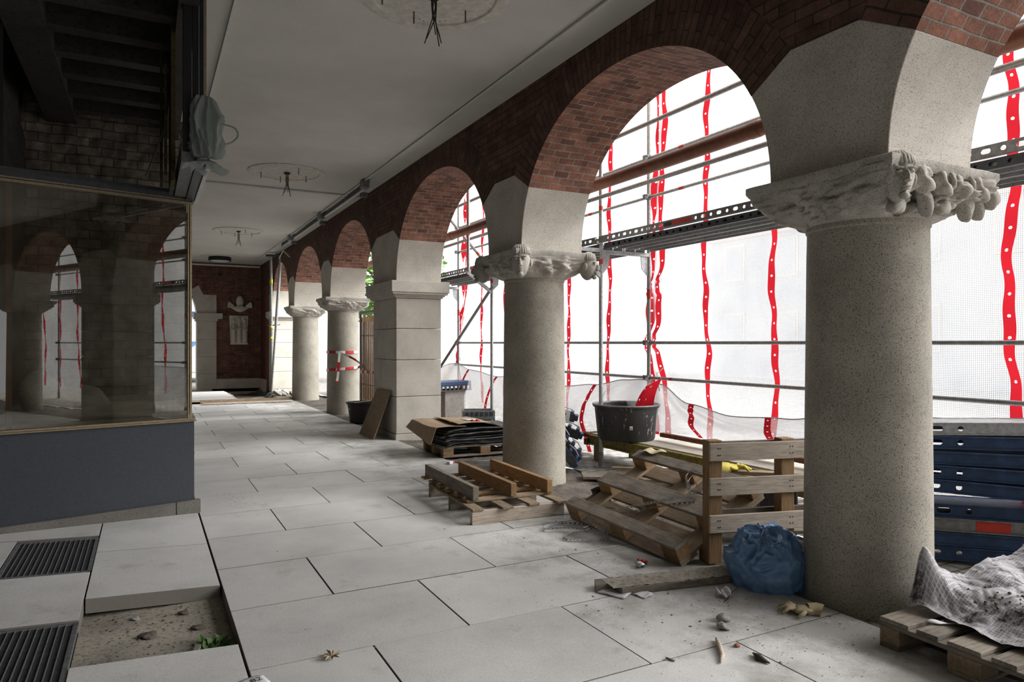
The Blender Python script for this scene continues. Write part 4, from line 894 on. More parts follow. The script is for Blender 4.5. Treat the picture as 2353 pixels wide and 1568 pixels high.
# remaining loose boards
def plank(label,a,b,W,T,mat,roll=0,name='wooden_plank',bev=.003,group=None):
    a,b=Vector(a),Vector(b); x=(b-a).normalized(); y=Vector((0,0,1)).cross(x).normalized(); z=x.cross(y); rt=Matrix((x,y,z)).transposed()@RX(roll)
    g=G(); g.box((0,0,0),((b-a).length,W,T)); o=g.build(name,mat,None,bevel=bev); o.matrix_world=Matrix.Translation((a+b)/2)@rt.to_4x4(); tag(o,label,'plank',group); return o
t=thing('wooden_plank','dirt-covered notched plank lying in front of the blue bag','plank',(2.98,3.36,.02),math.atan2(-.17,.9))
g=G(); g.prism([(-.47,-.10),(.42,-.10),(.50,-.02),(.50,.10),(-.56,.10),(-.60,-.0),(-.49,-.0)],lambda a,b,d:(a,b,d),-.018,.022); g.build('plank_body','wood_dirty',t,bevel=.003)
g=G(); g.grid(90,24,lambda u,v:(-.52+.98*u,-.088+.18*v,.0235+max(-.001,.008*fbm((u*8,v*2,1),3)))); stuff(g.build('mortar_crust','sand',t,smooth=True))
plank('short grey plank lying at the foot of the carved-head column',(3.35,5.05,.10),(4.0,5.35,.10),.22,.03,'wood_old')
plank('dark square timber under the short grey plank',(3.45,5.1,.04),(3.95,5.3,.04),.14,.08,'wood_grey')
plank('long thin plank lying on the cobbles behind the heap',(4.35,6.2,.05),(5.3,5.2,.05),.10,.025,'wood_grey')
plank('brown batten on the cobbles in front of the scaffold tube',(4.6,6.35,.10),(5.35,5.75,.10),.05,.035,'wood_old')
plank('weathered plank lying below the yellow glove',(4.05,4.28,.455),(4.85,3.58,.455),.10,.03,'wood_old')
g=G(); g.bb(-.14,.14,-.12,.12,0,.44); g.bb(-.16,.16,-.14,.14,.38,.44); o=g.build('plastic_box','black_rubber',None,bevel=.015); o.location=(4.45,3.93,0); o.rotation_euler=(0,0,-.7); tag(o,'black plastic box under the plank with the yellow glove','box')
t=thing('plastic_liner','bent black plastic offcut between the stacked and tilted pallets','plastic sheet',(3.42,4.98,0))
g=G(); g.grid(14,10,lambda u,v:(-.22+.40*u,-.10+.10*v+.12*u,.012+.26*u*v+.03*math.sin(u*5))); g.build('folded_flap','black_rubber',t,smooth=True,solid=.006)
g=G(); g.grid(10,8,lambda u,v:(.10+.10*u,-.05+.25*v,.20*(1-u)+.03*math.sin(v*4)+.012)); g.build('turned_edge','black_rubber',t,smooth=True,solid=.006)
t=thing('trowel','black-handled tool lying beside the short grey plank','tool',(3.20,5.02,.02),-.5)
g=G(); g.tube([(0,0,.02),(.12,0,.03),(.22,.01,.025)],[.012,.020,.012],12); g.build('tool_handle','black_rubber',t,smooth=True); g=G(); g.tube([(-.16,0,.01),(0,0,.02)],.006,8); g.build('tool_shaft','steel_grey',t,smooth=True)
plank('pale split board behind the slats of the upright pallet',(3.95,4.0,.06),(4.8,3.3,.10),.12,.025,'wood_pale')
plank('wide old board lying behind the upright pallet',(4.1,4.7,.03),(5.1,4.1,.03),.25,.03,'wood_grey')
plank('timber beam propping the tilted pallet',(3.75,3.85,.16),(3.75,4.75,.16),.10,.10,'wood_grey')
plank('stub of timber under the raised side of the tilted pallet',(3.45,3.75,.05),(3.45,4.6,.05),.12,.09,'wood_dirty')
plank('dark plank at the foot of the steel boxes',(4.3,6.5,.02),(5.2,6.0,.02),.30,.03,'wood_grey')
# leaning board at the pier
A=Vector((3.10,11.26,0));B=Vector((3.12,10.52,0)); C_=Vector((3.385,11.22,.735)); D=Vector((3.385,10.49,.735))
g=G(); g.face([A,B,D,C_]); o=g.build('plywood_board','board_ply',None,solid=.018,bevel=.002); o.location=(0,0,.006); tag(o,'brown plywood board leaning against the square pier','board')
# ================================================================= tubs
def tub(label,loc,r0,r1,h,mat,stickers=True):
    t=thing('mortar_tub',label,'tub',loc)
    g=G(); g.lathe([(0.001,0),(r0,0),(r0+.01,.02),(r1,h-.03),(r1+.018,h-.028),(r1+.022,h),(r1-.002,h),(r1-.012,h-.02),(r0-.005,.02),(0.001,.015)],n=64,cap=False); g.build('tub_wall',mat,t,smooth=True,angle=35)
    g=G(); g.lathe([(r1+.012,h-.012),(r1+.026,h-.01),(r1+.026,h+.006),(r1-.006,h+.006),(r1-.008,h-.01)],n=64,cap=False); g.build('tub_rim','steel_grey' if stickers else mat,t,smooth=True)
    return t
t=tub('black mortar tub spattered with white plaster on the low platform',(5.18,6.86,.335),.335,.385,.42,'tub_black')
ang=math.atan2(-6.86,-5.18)+R(9)
V=[];Fc=[]; g=G(); g.grid(6,2,lambda u,v:((.366+.004*v)*math.cos(ang+.10*(u-.5)),(.366+.004*v)*math.sin(ang+.10*(u-.5)),.145+.045*v)); g.build('white_sticker','paper',t)
g=G()
for k in range(3): g.tube([((.373)*math.cos(ang+.02*(k-1.2)),(.373)*math.sin(ang+.02*(k-1.2)),.155),((.374)*math.cos(ang+.02*(k-1.2)),(.374)*math.sin(ang+.02*(k-1.2)),.166)],.003,6)
g.build('printed_mark','print_dark',t)
t=tub('small black bucket standing between the taped column and the pier',(3.60,12.95,0),.20,.26,.38,'bucket_black',False)
g=G(); g.bar((-.12,.05,.37),(.16,-.06,.40),.10,.006); o=g.build('white_scrap','paper',t)
g=G(); g.bar((-.245,-.03,.26),(-.24,-.06,.26),.004,.03); g.build('white_sticker','paper',t)
# ================================================================= low steel platform carrying the tub
t=thing('steel_platform','low scaffold platform with dull yellow side beams under the tub','platform',(5.08,0,0))
for x in (0.0,.55):
    g=G(); g.bb(x-.03,x+.03,4.3,7.55,.19,.21); g.bb(x-.03,x+.03,4.3,7.55,.295,.315); g.bb(x-.006,x+.006,4.3,7.55,.21,.295); g.build('side_beam','yellow_beam' if x==0 else 'rust',t,bevel=.002)
g=G(); g.bb(.03,.52,4.3,7.5,.315,.33); g.build('deck_plate','limestone',t)
g=G(); g.bb(-.04,.6,7.5,7.58,.18,.26); g.tube([(-.05,7.54,.32),(.62,7.54,.32)],.025,10); g.ell((-.05,7.52,.32),(.05,.06,.035)); g.build('end_bracket','rust',t,bevel=.003)
g=G()
for y in (4.5,7.3):
    for x in (0,.55): g.bb(x-.04,x+.04,y-.05,y+.05,.0,.19)
g.build('support_block','wood_old',t)
plank('second dull yellow beam lying beside the low platform',(4.95,3.1,.25),(4.88,5.6,.22),.06,.09,'yellow_beam',name='steel_beam')
plank('rusty angle iron resting on the far side of the platform',(5.42,4.0,.40),(5.47,6.55,.40),.06,.05,'rust',name='steel_beam')
# ================================================================= blue plastic stands leaning by the column
for k,(x,y,z,tl) in enumerate(((4.30,6.95,.30,R(52)),(4.42,7.08,.34,R(48)),(4.50,7.30,.46,R(20)),(4.45,7.35,.62,R(8)))):
    labs=['front blue plastic fence foot leaning beside the carved-head column','second blue plastic fence foot, just behind the front one','blue fence foot lying higher on the leaning pile','topmost blue fence foot with a white printed face']
    t=thing('fence_foot',labs[k],'fence foot',(x,y,z)); t.rotation_euler=(0,tl,R(-35))
    g=G(); g.box((0,0,0),(.60,.20,.07)); 
    for j in range(5): g.box((-.22+.11*j,0,.05),(.045,.21,.05)); 
    g.build('foot_body','blue_plastic',t,bevel=.012)
    g=G(); g.box((.0,-.11,.0),(.52,.02,.10)); g.build('foot_skirt','black_rubber',t,bevel=.004)
    g=G(); g.tube([(-.2,-.1,.10),(-.1,-.12,.12),(0,-.1,.10)],.007,6); g.tube([(.05,-.1,.10),(.13,-.12,.12),(.22,-.1,.10)],.007,6); g.build('wire_clip','galvanised',t)
    if k==3: 
        g=G(); g.box((0,-.125,.02),(.40,.006,.13)); g.build('printed_face','paper',t)
        g=G(); 
        for j in range(6): g.tube([(-.12+.05*j,-.130,-.02),(-.10+.05*j,-.130,.05)],.006,6)
        g.build('printed_mark','print_dark',t)
for k,(x,y,z) in enumerate(((4.22,7.0,.42),(4.25,6.95,.17))):
    g=G(); g.ell((0,0,0),(.09,.07,.06),None,16,10,.3); o=g.build('red_clamp','red_plastic',None,smooth=True); o.location=(x,y,z); tag(o,['upper red plastic clamp among the blue fence feet','lower red plastic clamp under the blue fence feet'][k],'clamp')
for k,(x,y,z,c) in enumerate(((4.75,10.2,.32,'blue_plastic'),(4.7,10.1,.45,'steel_grey'))):
    t=thing('tool_crate',['blue ribbed crate behind the cardboard stack','grey slotted crate lying on the blue crate'][k],'crate',(x,y,z-.1),R(-20))
    g=G(); g.bb(-.25,.25,-.2,.2,-.06,.0); g.bb(-.25,.25,-.2,-.18,0,.08); g.bb(-.25,.25,.18,.2,0,.08); g.bb(-.25,-.23,-.2,.2,0,.08); g.bb(.23,.25,-.2,.2,0,.08); g.build('crate_shell',c,t,bevel=.004)
    g=G(); 
    for j in range(6): g.bb(-.2+.075*j,-.16+.075*j,-.21,-.2,.0,.06)
    g.build('crate_slot','print_dark',t)
t=thing('blue_tray','blue slotted steel tray standing beyond the square pier','tray',(5.1,12.2,.62),.3)
g=G(); g.bb(-.5,.35,-.2,.2,.08,.16); g.build('tray_top','blue_plastic',t,bevel=.01)
g=G(); g.bb(-.5,.35,-.21,.2,-.02,.0); g.bb(-.5,.35,-.21,.2,.07,.08)
for j in range(9): g.bb(-.5+.1*j,-.46+.1*j,-.21,-.19,0,.07)
g.build('slotted_side','steel_dark',t)
g=G(); g.box((0,0,-.3),(.5,.3,.6)); g.build('tray_stand','stone_grey',t)
# ================================================================= stacked blue scaffold decks
def blue_deck(label,c,L,mat,ang,h=.085,holes=True,group=None,tiltz=0,lab=False):
    t=thing('steel_deck',label,'scaffold deck',c,ang); t.rotation_euler=(0,tiltz,ang)
    # long face looks toward the viewer (-y side), x along the length
    g=G(); g.bb(0,L,-.02,0,h-.006,h); g.bb(0,L,-.02,0,0,.006)
    hs=[(.07,.016,.018),(.21,.042,.018),(.36,.018,.018),(.9,.03,.018),(1.3,.03,.018)] if holes else [(.15,.017,.017)]
    holed(g,lambda p,q:(p,-.002,q),L,h,hs); g.build('side_rail',mat,t,solid=.004)
    g=G(); g.bb(0,L,.004,.30,h-.012,h-.004); g.bb(0,L,.30,.304,0,h); 
    g.build('deck_plate',mat,t)
    g=G(); g.bb(-.004,0,-.02,.30,0,h); g.build('end_cap','steel_dark',t)
    if lab: g=G(); g.bb(.42,.62,-.0065,-.0045,h*.1,h*.9); g.build('red_label','red_paint',t)
    return t
ang=R(-48)
names=['lowest blue steel deck on the ground behind the large column','dark blue steel deck, second from the ground behind the large column','dusty grey steel deck with a red label between blue ones','top blue steel deck of the lower stack, with oval holes']
for k,(z,m_) in enumerate(((.03,'blue_steel'),(.125,'blue_steel'),(.22,'steel_grey'),(.312,'blue_steel'))):
    blue_deck(names[k],(4.62+.02*k,3.02-.01*k,z),1.12,m_,R(-46),.088,k in (0,3),None,0,k==2)
g=G(); g.box((0,0,0),(.16,.5,.09)); o=g.build('timber_packer','wood_grey',None,bevel=.004); o.location=(4.75,3.15,.448); o.rotation_euler=(0,0,ang); tag(o,'short timber packer between the two stacks of blue decks','timber')
names=['lowest blue deck of the upper stack behind the large column','blue deck with one dark hole, second in the upper stack','plain blue deck in the middle of the upper stack','blue deck below the top one, cross-hatched plate showing through','galvanised deck edge with oval holes topping the blue stack']
for k,(z,m_) in enumerate(((.50,'blue_steel'),(.588,'blue_steel'),(.676,'blue_steel'),(.775,'blue_steel'),(.862,'galvanised'))):
    blue_deck(names[k],(4.60+.015*k,3.02,z),1.15,m_,R(-52+3*k),.084,k!=2,None,R(2-.8*k))
# tarpaulin with spilled mortar over the pallet
def sst(a,b,x): t=max(0,min(1,(x-a)/(b-a))); return t*t*(3-2*t)
def tp(u,v):
    x=3.40+1.25*u+.03*math.sin(v*9)*(1-u); y=1.30+.89*v
    H=.10*math.exp(-((v-1.0)/.5)**2)+.035
    z=.158+H*sst(0,.22,u)*(1+.5*noise.noise(Vector((x*2.2,y*2.2,7))))
    z+=.045*abs(noise.noise(Vector((x*4,y*3,0))))+.022*noise.noise(Vector((x*9+y*5,y*9,2)))*sst(0,.06,u)+.016*abs(noise.noise(Vector((x*19,y*16,5))))
    z+=.20*math.exp(-((x-3.535)/.075)**2-((y-2.19)/.09)**2)
    z+=.02*math.sin((x-y)*14)*sst(.03,.2,u)
    return (x,y,max(.152,z))
t=thing('dirty_tarpaulin','crumpled reinforced tarpaulin with spilled black dirt on the pallet','tarpaulin',(0,0,0))
g=G(); g.grid(170,140,tp,lambda u,v:(u*1.25,v*.89)); g.build('tarpaulin_sheet','tarp',t,smooth=True,uv=True)
g=G(); rr=random.Random(9)
for k in range(420):
    u=rr.uniform(.12,1); v=min(.98,max(.03,.55-.35*u+rr.gauss(0,.12))); p_=tp(u,v); s_=rr.uniform(.003,.011); g.ell((p_[0],p_[1],p_[2]+s_*.4),(s_,s_*.8,s_*.6),None,6,4)
stuff(g.build('spilled_soil','soil',t,smooth=True))
g=G(); g.grid(8,5,lambda u,v:(3.36+.12*u-.03*v,2.0-.06*u+.05*v,.152+.012*math.sin(u*6)*v)); o=g.build('torn_paper','paper',None,smooth=True,solid=.002); tag(o,'torn scrap of pale paper on the corner of the weathered pallet','paper scrap')
# ================================================================= blue bag
t=thing('refuse_bag','crumpled translucent blue refuse bag beside the large column','bag',(3.44,3.115,.0))
g=G(); V=[];Fc=[];n=150;m=70
for i in range(m+1):
    h=i/m; z=.345*(1-(1-h)**1.25); rad=.255*(1-.16*(1-h)**4)*(math.sin(min(1,.50+h*.52)*PI*.985)**.40 if h>.5 else 1)
    if h>.86: rad*=1-(h-.86)*1.2
    for k in range(n):
        a=2*PI*k/n; p_=Vector((math.cos(a),math.sin(a),h*1.6))
        pv=Vector((p_.x+.5*noise.noise(p_*1.7),p_.y+.5*noise.noise(p_*1.7+Vector((5,5,5))),p_.z*.55)); cr=noise.noise(p_*1.8); cr2=abs(noise.noise(pv*3.0+Vector((3,1,2)))); cr3=abs(noise.noise(pv*6.5)); 
        cr4=abs(noise.noise(p_*17)); r=rad*(1+.10*cr)+.012-(.085*cr2+.040*cr3+.005*cr4)*(0.30+.70*h)+.006*math.sin(a*13+h*5)*(1-h)
        zz=z+(.05*noise.noise(p_*2.1+Vector((0,0,4)))-.06*cr2-.03*cr3)*h+.012*h
        if i==0: zz=0.004
        V.append((r*math.cos(a),r*math.sin(a),max(.003,zz)))
V.append((0,0,.27)); 
for i in range(m):
    for k in range(n): Fc.append((i*n+k,i*n+(k+1)%n,(i+1)*n+(k+1)%n,(i+1)*n+k))
for k in range(n): Fc.append((m*n+k,m*n+(k+1)%n,(m+1)*n))
g.mesh(V,Fc); g.build('bag_skin','blue_film',t,smooth=True)
g=G(); g.grid(60,16,lambda u,v:((.10+.09*v)*math.cos(u*2*PI)*(1+.16*math.sin(u*9)),(.10+.09*v)*math.sin(u*2*PI)*(1+.15*math.cos(u*11)),.285+.03*math.sin(u*19)*v+.02*math.sin(u*44+v*4)+.03*(1-v))); g.build('gathered_top','blue_film',t,smooth=True)
# ================================================================= straps of punched steel band
def ribbon(label,path,w_=.018,pitch=.02,name='punched_strap',mat='galvanised'):
    g=G(); path=[Vector(p) for p in path]
    # resample
    P=[path[0]]
    for a,b in zip(path,path[1:]):
        n=max(1,int((b-a).length/(pitch/2)))
        for k in range(1,n+1): P.append(a.lerp(b,k/n))
    for i in range(len(P)-1):
        t_=(P[i+1]-P[i]).normalized(); s_=t_.cross(Vector((0,0,1))); s_=s_.normalized() if s_.length>.1 else Vector((1,0,0)); s_=(s_+Vector((0,0,.9))).normalized()*w_/2
        a,b=P[i],P[i+1]
        for q0,q1 in ((-1,-.5),(.5,1)): g.face([a+s_*q0,b+s_*q0,b+s_*q1,a+s_*q1])
        if i%2==0: g.face([a-s_*.5,b-s_*.5,b+s_*.5,a+s_*.5])
    o=g.build(name,mat,None,solid=.0012); tag(o,label,'metal strap'); return o
ribbon('punched metal strap coiled on the slabs beside the stacked pallets',curve([(3.11,4.33,.012),(2.81,4.45,.012),(2.90,4.58,.014),(3.13,4.60,.02),(3.17,4.68,.016),(3.18,4.75,.014),(3.06,4.88,.014),(2.90,4.87,.014),(2.81,4.77,.02),(2.92,4.71,.030),(3.05,4.62,.030),(3.15,4.66,.034)]),.024,.022)
ribbon('punched metal strap looping across the tilted pallet',curve([(3.15,4.37,.02),(3.09,4.50,.08),(3.07,4.56,.14),(3.12,4.54,.155),(3.19,4.53,.19),(3.23,4.43,.21),(3.22,4.31,.20),(3.31,4.16,.25),(3.44,3.99,.31),(3.52,3.85,.35),(3.50,3.95,.36),(3.30,4.25,.26),(3.23,4.36,.215)]),.022,.022)
ribbon('shiny strap coil lying on the tilted pallet beside the upright one',curve([(3.53,3.89,.36),(3.60,4.02,.44),(3.66,4.09,.49),(3.71,4.07,.52),(3.70,3.95,.50),(3.63,3.88,.43),(3.58,3.93,.40),(3.62,4.03,.45),(3.70,4.05,.49),(3.72,3.98,.47),(3.66,3.90,.43),(3.60,3.86,.40),(3.64,3.98,.46)]),.016,.02)
ribbon('punched strap curling behind the slats of the upright pallet',curve([(4.05,3.6,.2),(4.25,3.5,.28),(4.32,3.55,.42),(4.30,3.7,.55)]),.022,.026)
ribbon('strip of rusty perforated plasterer mesh lying before the blue bag',curve([(2.95,2.98,.006),(3.05,3.05,.006),(3.2,3.12,.006)]),.06,.02,name='mesh_strip',mat='rust')
# ================================================================= small litter
def blob(name,label,cat,mat,loc,r,amp=.5,rot=0,n=18,m=12):
    g=G(); g.ell((0,0,0),r,None,n,m,amp); o=g.build(name,mat,None,smooth=True); o.location=loc; o.rotation_euler=(0,0,rot); tag(o,label,cat); return o
blob('stone_chunk','pale grey stone chunk on the slabs before the large column','stone','stone_grey',(2.76,2.79,.018),(.042,.03,.022))
blob('stone_chunk','smaller knobbly stone just before the pale chunk','stone','stone_grey',(2.68,2.71,.014),(.03,.03,.018),.9)
blob('stone_chunk','little stone beside the thin stick','stone','brick_chip',(2.58,2.52,.008),(.018,.012,.009))
for nm,lab,pts,r,mat in (('wooden_stick','thin curved pale stick on the slabs',[(2.54,2.62,.012),(2.49,2.55,.014),(2.43,2.47,.012),(2.37,2.42,.008)],[.008,.014,.012,.004],'wood_pale'),
    ('dark_leaf','dark crumpled leaf on a slab joint',[(2.58,2.42,.01),(2.56,2.37,.014),(2.57,2.31,.008)],[.004,.018,.004],'leaf_dark'),
    ('cigarette_butt','tan cigarette butt on a slab joint',[(2.18,2.58,.006),(2.20,2.54,.006)],[.005,.005],'cardboard'),
    ('wood_splinter','dark wood offcut at the foot of the display case',[(.55,10.2,.03),(.50,9.95,.03),(.48,9.8,.02)],[.03,.04,.03],'wood_dirty')):
    g=G(); g.tube(pts,r,8); tag(g.build(nm,mat,None,smooth=True),lab,nm.split('_')[1])
# plaster glove-like rag, latex
def glove(name,label,c,mat,ang,s=1.0,z=0.0):
    t=thing(name,label,'glove',(c[0],c[1],z),ang)
    g=G(); g.ell((0,0,.022*s),(.055*s,.045*s,.022*s),None,20,12,.5); g.build('palm',mat,t,smooth=True)
    for k,(a,L) in enumerate(((-.7,.07),(-.3,.085),(.0,.09),(.3,.08))):
        g=G(); P=[(.03*s,.028*s*math.sin(a*2),.022*s),(.03*s+L*.5*s*math.cos(a),(.03*math.sin(a*2)+L*.5*math.sin(a))*s,.030*s),(.03*s+L*s*math.cos(a*1.6),(.03*math.sin(a*2)+L*math.sin(a*1.6))*s,.010*s)]
        g.tube(P,[.012*s,.011*s,.007*s],10); g.build('finger',mat,t,smooth=True)
    g=G(); g.tube([(-.01*s,.03*s,.02*s),(.0,.075*s,.025*s),(.03*s,.10*s,.012*s)],[.013*s,.012*s,.008*s],10); g.build('thumb',mat,t,smooth=True)
    g=G(); g.tube([(-.03*s,0,.02*s),(-.07*s,-.01*s,.022*s),(-.10*s,-.0,.015*s)],[.034*s,.036*s,.040*s],14,cap=False); g.build('cuff',mat,t,smooth=True)
    return t
glove('latex_glove','crumpled cream latex glove at the foot of the large column',(3.22,2.67),'latex',2.4,1.05,.0)
glove('rubber_glove','yellow rubber glove lying behind the upright pallet',(4.17,4.13),'yellow_rubber',-.2,1.25,.472)
def flat(name,label,cat,mat,quad,z,th=.002,curl=.01):
    a,b,c,d=[Vector((*q,0)) for q in quad]
    g=G(); g.grid(10,8,lambda u,v:((lambda p:(p.x,p.y,z+curl*math.sin(u*4+v*2)**2*.5+curl*v*.4))(a.lerp(b,u).lerp(d.lerp(c,u),v)))); o=g.build(name,mat,None,smooth=True,solid=th); tag(o,label,cat); return o
flat('folded_paper','folded white paper before the dirt-covered plank','paper','paper',((2.39,3.46),(2.47,3.29),(2.60,3.36),(2.53,3.52)),.004,.004)
flat('torn_paper','small torn white paper beside the folded one','paper scrap','paper',((2.56,3.34),(2.58,3.24),(2.66,3.26),(2.67,3.33)),.003)
flat('foil_wrapper','crumpled silver wrapper before the blue bag','wrapper','foil',((2.96,3.06),(3.02,3.0),(3.09,3.06),(3.02,3.12)),.004,.002,.05)
flat('torn_paper','scrap of brown paper stuck on the tilted pallet end','paper scrap','latex',((3.80,4.86),(3.84,4.68),(3.95,4.66),(3.93,4.84)),.545,.002,.04)
t=thing('cigarette_box','crushed red and white cigarette box before the cardboard stack','box',(3.33,7.98,0),.5); g=G(); g.box((0,0,.018),(.07,.05,.032)); g.build('white_half','paper',t,bevel=.003); g=G(); g.box((.05,.004,.018),(.035,.05,.034)); g.build('red_half','red_paint',t,bevel=.003)
t=thing('price_tag','white paper slip marked 82 at the bottom edge of the floor','paper',(.405,3.235,.004),.25); g=G(); g.grid(8,5,lambda u,v:(-.06+.13*u,-.05+.09*v,.003+.006*math.sin(u*3))); g.build('slip','paper',t,smooth=True,solid=.002)
try:
    fc=bpy.data.curves.new('marking','FONT'); fc.body='82'; fc.size=.05; fc.extrude=.0004; fo=bpy.data.objects.new('handwritten_number',fc); COL.objects.link(fo); fo.parent=t; fo.location=(.0,-.02,.0125); me=bpy.data.meshes.new_from_object(fo); bpy.data.objects.remove(fo); fo=bpy.data.objects.new('handwritten_number',me); COL.objects.link(fo); fo.parent=t; fo.location=(.0,-.02,.0125); me.materials.clear(); me.materials.append(M['print_dark'])
except Exception: pass
# candy wrapper
t=thing('sweet_wrapper','crumpled red and silver wrapper before the tilted pallet','wrapper',(2.93,3.72,.0),.8); g=G(); g.ell((0,0,.02),(.04,.03,.02),None,14,8,1.2); g.build('silver_part','foil',t,smooth=True); g=G(); g.tube([(.03,0,.03),(.06,-.02,.02),(.10,-.03,.01)],[.012,.014,.006],8); g.ell((.03,.015,.035),(.016,.014,.012)); g.build('red_part','red_plastic',t,smooth=True)
# maple leaf
t=thing('fallen_leaf','curled dry maple leaf on the slabs','leaf',(.78,3.33,.006),.3)
P=[]; 
for k in range(22):
    a=2*PI*k/22; r=.055*(1 if k%2 else .55)*(1.15 if k in (5,9,13,17,1) else .85); P.append((r*math.cos(a),r*math.sin(a),.004+.012*abs(math.sin(a*1.5))))
g=G(); 
for k in range(22): g.mesh([(0,0,.002),P[k],P[(k+1)%22]],[(0,1,2)])
g.build('leaf_blade','leaf_dry',t); g=G(); g.tube([(0,0,.002),(-.06,.01,.003)],.0015,6); g.build('leaf_stalk','leaf_dry',t)
# small fragments spread over the slabs and soil (uncountable)
g=G(); rr=random.Random(21)
def frag(x,y,s_,z=0):
    h=s_*rr.uniform(.3,.6); a=rr.uniform(0,PI); n=rr.choice((4,5,6)); V=[(x,y,z+h)]+[(x+s_*rr.uniform(.6,1)*math.cos(a+2*PI*k/n),y+s_*rr.uniform(.6,1)*math.sin(a+2*PI*k/n),z+.0005) for k in range(n)]
    g.mesh(V,[(0,1+k,1+(k+1)%n) for k in range(n)])
for k in range(1500):
    c=rr.choice(((3.0,4.6,.45,.35),(3.1,3.35,.55,.35),(2.9,2.9,.5,.35),(3.3,4.6,.5,.9),(2.6,4.2,.5,.6),(3.6,5.8,.35,.8),(3.2,2.4,.6,.4)))
    frag(rr.gauss(c[0],c[2]),rr.gauss(c[1],c[3]),rr.uniform(.0015,.006)*(1 if rr.random()<.94 else 2.4))
for k in range(260): frag(rr.uniform(.45,3.3),rr.uniform(2.2,12),rr.uniform(.002,.007))
for k in range(90): frag(rr.gauss(.75,.12),rr.gauss(7.1,.25),rr.uniform(.003,.009))
o=g.build('ground_debris','stone_grey'); o['label']='scattered grit and mortar crumbs on the slabs around the pallets'; o['category']='debris'; stuff(o)
g=G(); rr=random.Random(33)
for k in range(900): 
    c=rr.choice(((3.1,4.5,.5,.6),(3.2,3.3,.5,.3),(3.3,2.5,.5,.3),(3.6,5.8,.35,.8),(4.2,4.4,.4,.8))); frag(rr.gauss(c[0],c[2]),rr.gauss(c[1],c[3]),rr.uniform(.0015,.005)*(1 if rr.random()<.93 else 2.2))
for k in range(130): frag(rr.uniform(-.25,.37),rr.uniform(3.75,4.6),rr.uniform(.004,.013),-.075)
for k in range(150): frag(rr.uniform(.45,3.3),rr.uniform(2.0,13),rr.uniform(.0015,.005))
o=g.build('ground_debris','soil'); o['label']='dark soil crumbs and leaf bits strewn over the slabs'; o['category']='debris'; stuff(o)
# ================================================================= grates and the open hole
for k,(x0,x1,y0,y1) in enumerate(((-.82,-.31,5.22,6.10),(-.82,-.31,3.48,4.30))):
    t=thing('floor_grate',['square steel floor grate beside the display case','steel floor grate cut by the bottom left corner'][k].replace(' left',''),'floor grate',(x1,y0,slope(x1)-.004)); t.rotation_euler=(0,math.atan(.05),0)
    Wg,Lg=x1-x0,y1-y0
    g=G(); g.bb(-Wg,0,0,.025,-.03,.0); g.bb(-Wg,0,Lg-.025,Lg,-.03,0); g.bb(-Wg,-Wg+.025,0,Lg,-.03,0); g.bb(-.025,0,0,Lg,-.03,0); g.build('grate_frame','steel_grey',t,bevel=.002)
    g=G(); n=int((Wg-.05)/.031)
    for j in range(1,n+1): x=-Wg+.02+j*.031; g.bb(x-.002,x+.002,.02,Lg-.02,-.03,-.001)
    g.build('bearing_bars','galvanised',t)
    g=G(); n=int((Lg-.05)/.016)
    for j in range(1,n+1): y=.02+j*.016; g.bb(-Wg+.02,-.02,y-.0015,y+.0015,-.014,-.005)
    g.build('cross_bars','steel_dark',t)
    g=G(); g.bb(-Wg,0,0,Lg,-.062,-.058); g.build('shaft_shade_plate','black_metal',t)  # black plate stands in for the shade down in the pit
rr=random.Random(4)
def weed(label,c,n,s_,mat):
    t=thing('weed_plant',label,'plant',(c[0],c[1],-.085)); g=G()
    for k in range(n):
        a=rr.uniform(0,2*PI); L=s_*rr.uniform(.5,1); el=rr.uniform(.3,1.2); p0=Vector((rr.gauss(0,s_*.3),rr.gauss(0,s_*.3),0)); d=Vector((math.cos(a)*math.cos(el),math.sin(a)*math.cos(el),math.sin(el))); sd_=Vector((-math.sin(a),math.cos(a),0))*L*.28
        m_=p0+d*L*.5+Vector((0,0,.01)); e=p0+d*L; g.face([p0,m_-sd_,e,m_+sd_])
    g.build('leaves',mat,t); g=G(); g.tube([(0,0,0),(.01,0,s_*.6)],.003,6); g.build('stem','leaf_dark',t)
weed('leafy green weed growing in the corner of the open hole',(.31,3.90),60,.085,'leaf_weed'); weed('dark clump of weeds at the edge of the open hole',(-.22,3.88),24,.05,'leaf_weed')
plank('small dark stick of wood in the open hole beside the weed',(.19,3.72,-.06),(.24,3.90,-.05),.03,.02,'wood_dirty')
for k,(x,y,s_) in enumerate(((.20,4.47,.03),(.26,4.20,.035),(-.05,4.50,.025),(.02,4.20,.05))):
    blob('soil_clod',['small clod under the slab edge of the open hole','dark clod in the open hole above the weed','pale pebble under the slab edge of the open hole','flat dry leaf clump in the middle of the open hole'][k],'clod','soil' if k!=2 else 'stone_grey',(x,y,-.07),(s_,s_*.7,s_*.4),.9)
# ================================================================= barrier tape round the column
def tape(label,pts,w_=.055):
    g=G(); P=[Vector(p) for p in curve(pts,8)]; L=0
    for a,b in zip(P,P[1:]):
        d=(b-a).length; up=Vector((0,0,w_/2)); tdir=(b-a).normalized()
        if abs(tdir.z)>.7: up=tdir.cross(Vector((XC,15,1.2))-Vector((0,0,1.2))).normalized()*w_/2
        g.face([a-up,b-up,b+up,a+up],[(L,0),(L+d,0),(L+d,1),(L,1)]); L+=d
    o=g.build('barrier_tape','barrier_tape',None,uv=True,solid=.001); tag(o,label,'barrier tape'); return o
def ring(z0,z1,r=.352,a0=100,a1=330,n=12): return [(XC+r*math.cos(R(a0+(a1-a0)*k/n)),15.03+r*math.sin(R(a0+(a1-a0)*k/n)),z0+(z1-z0)*k/n) for k in range(n+1)]
tape('upper band of red and white tape round the column',ring(1.30,1.30))
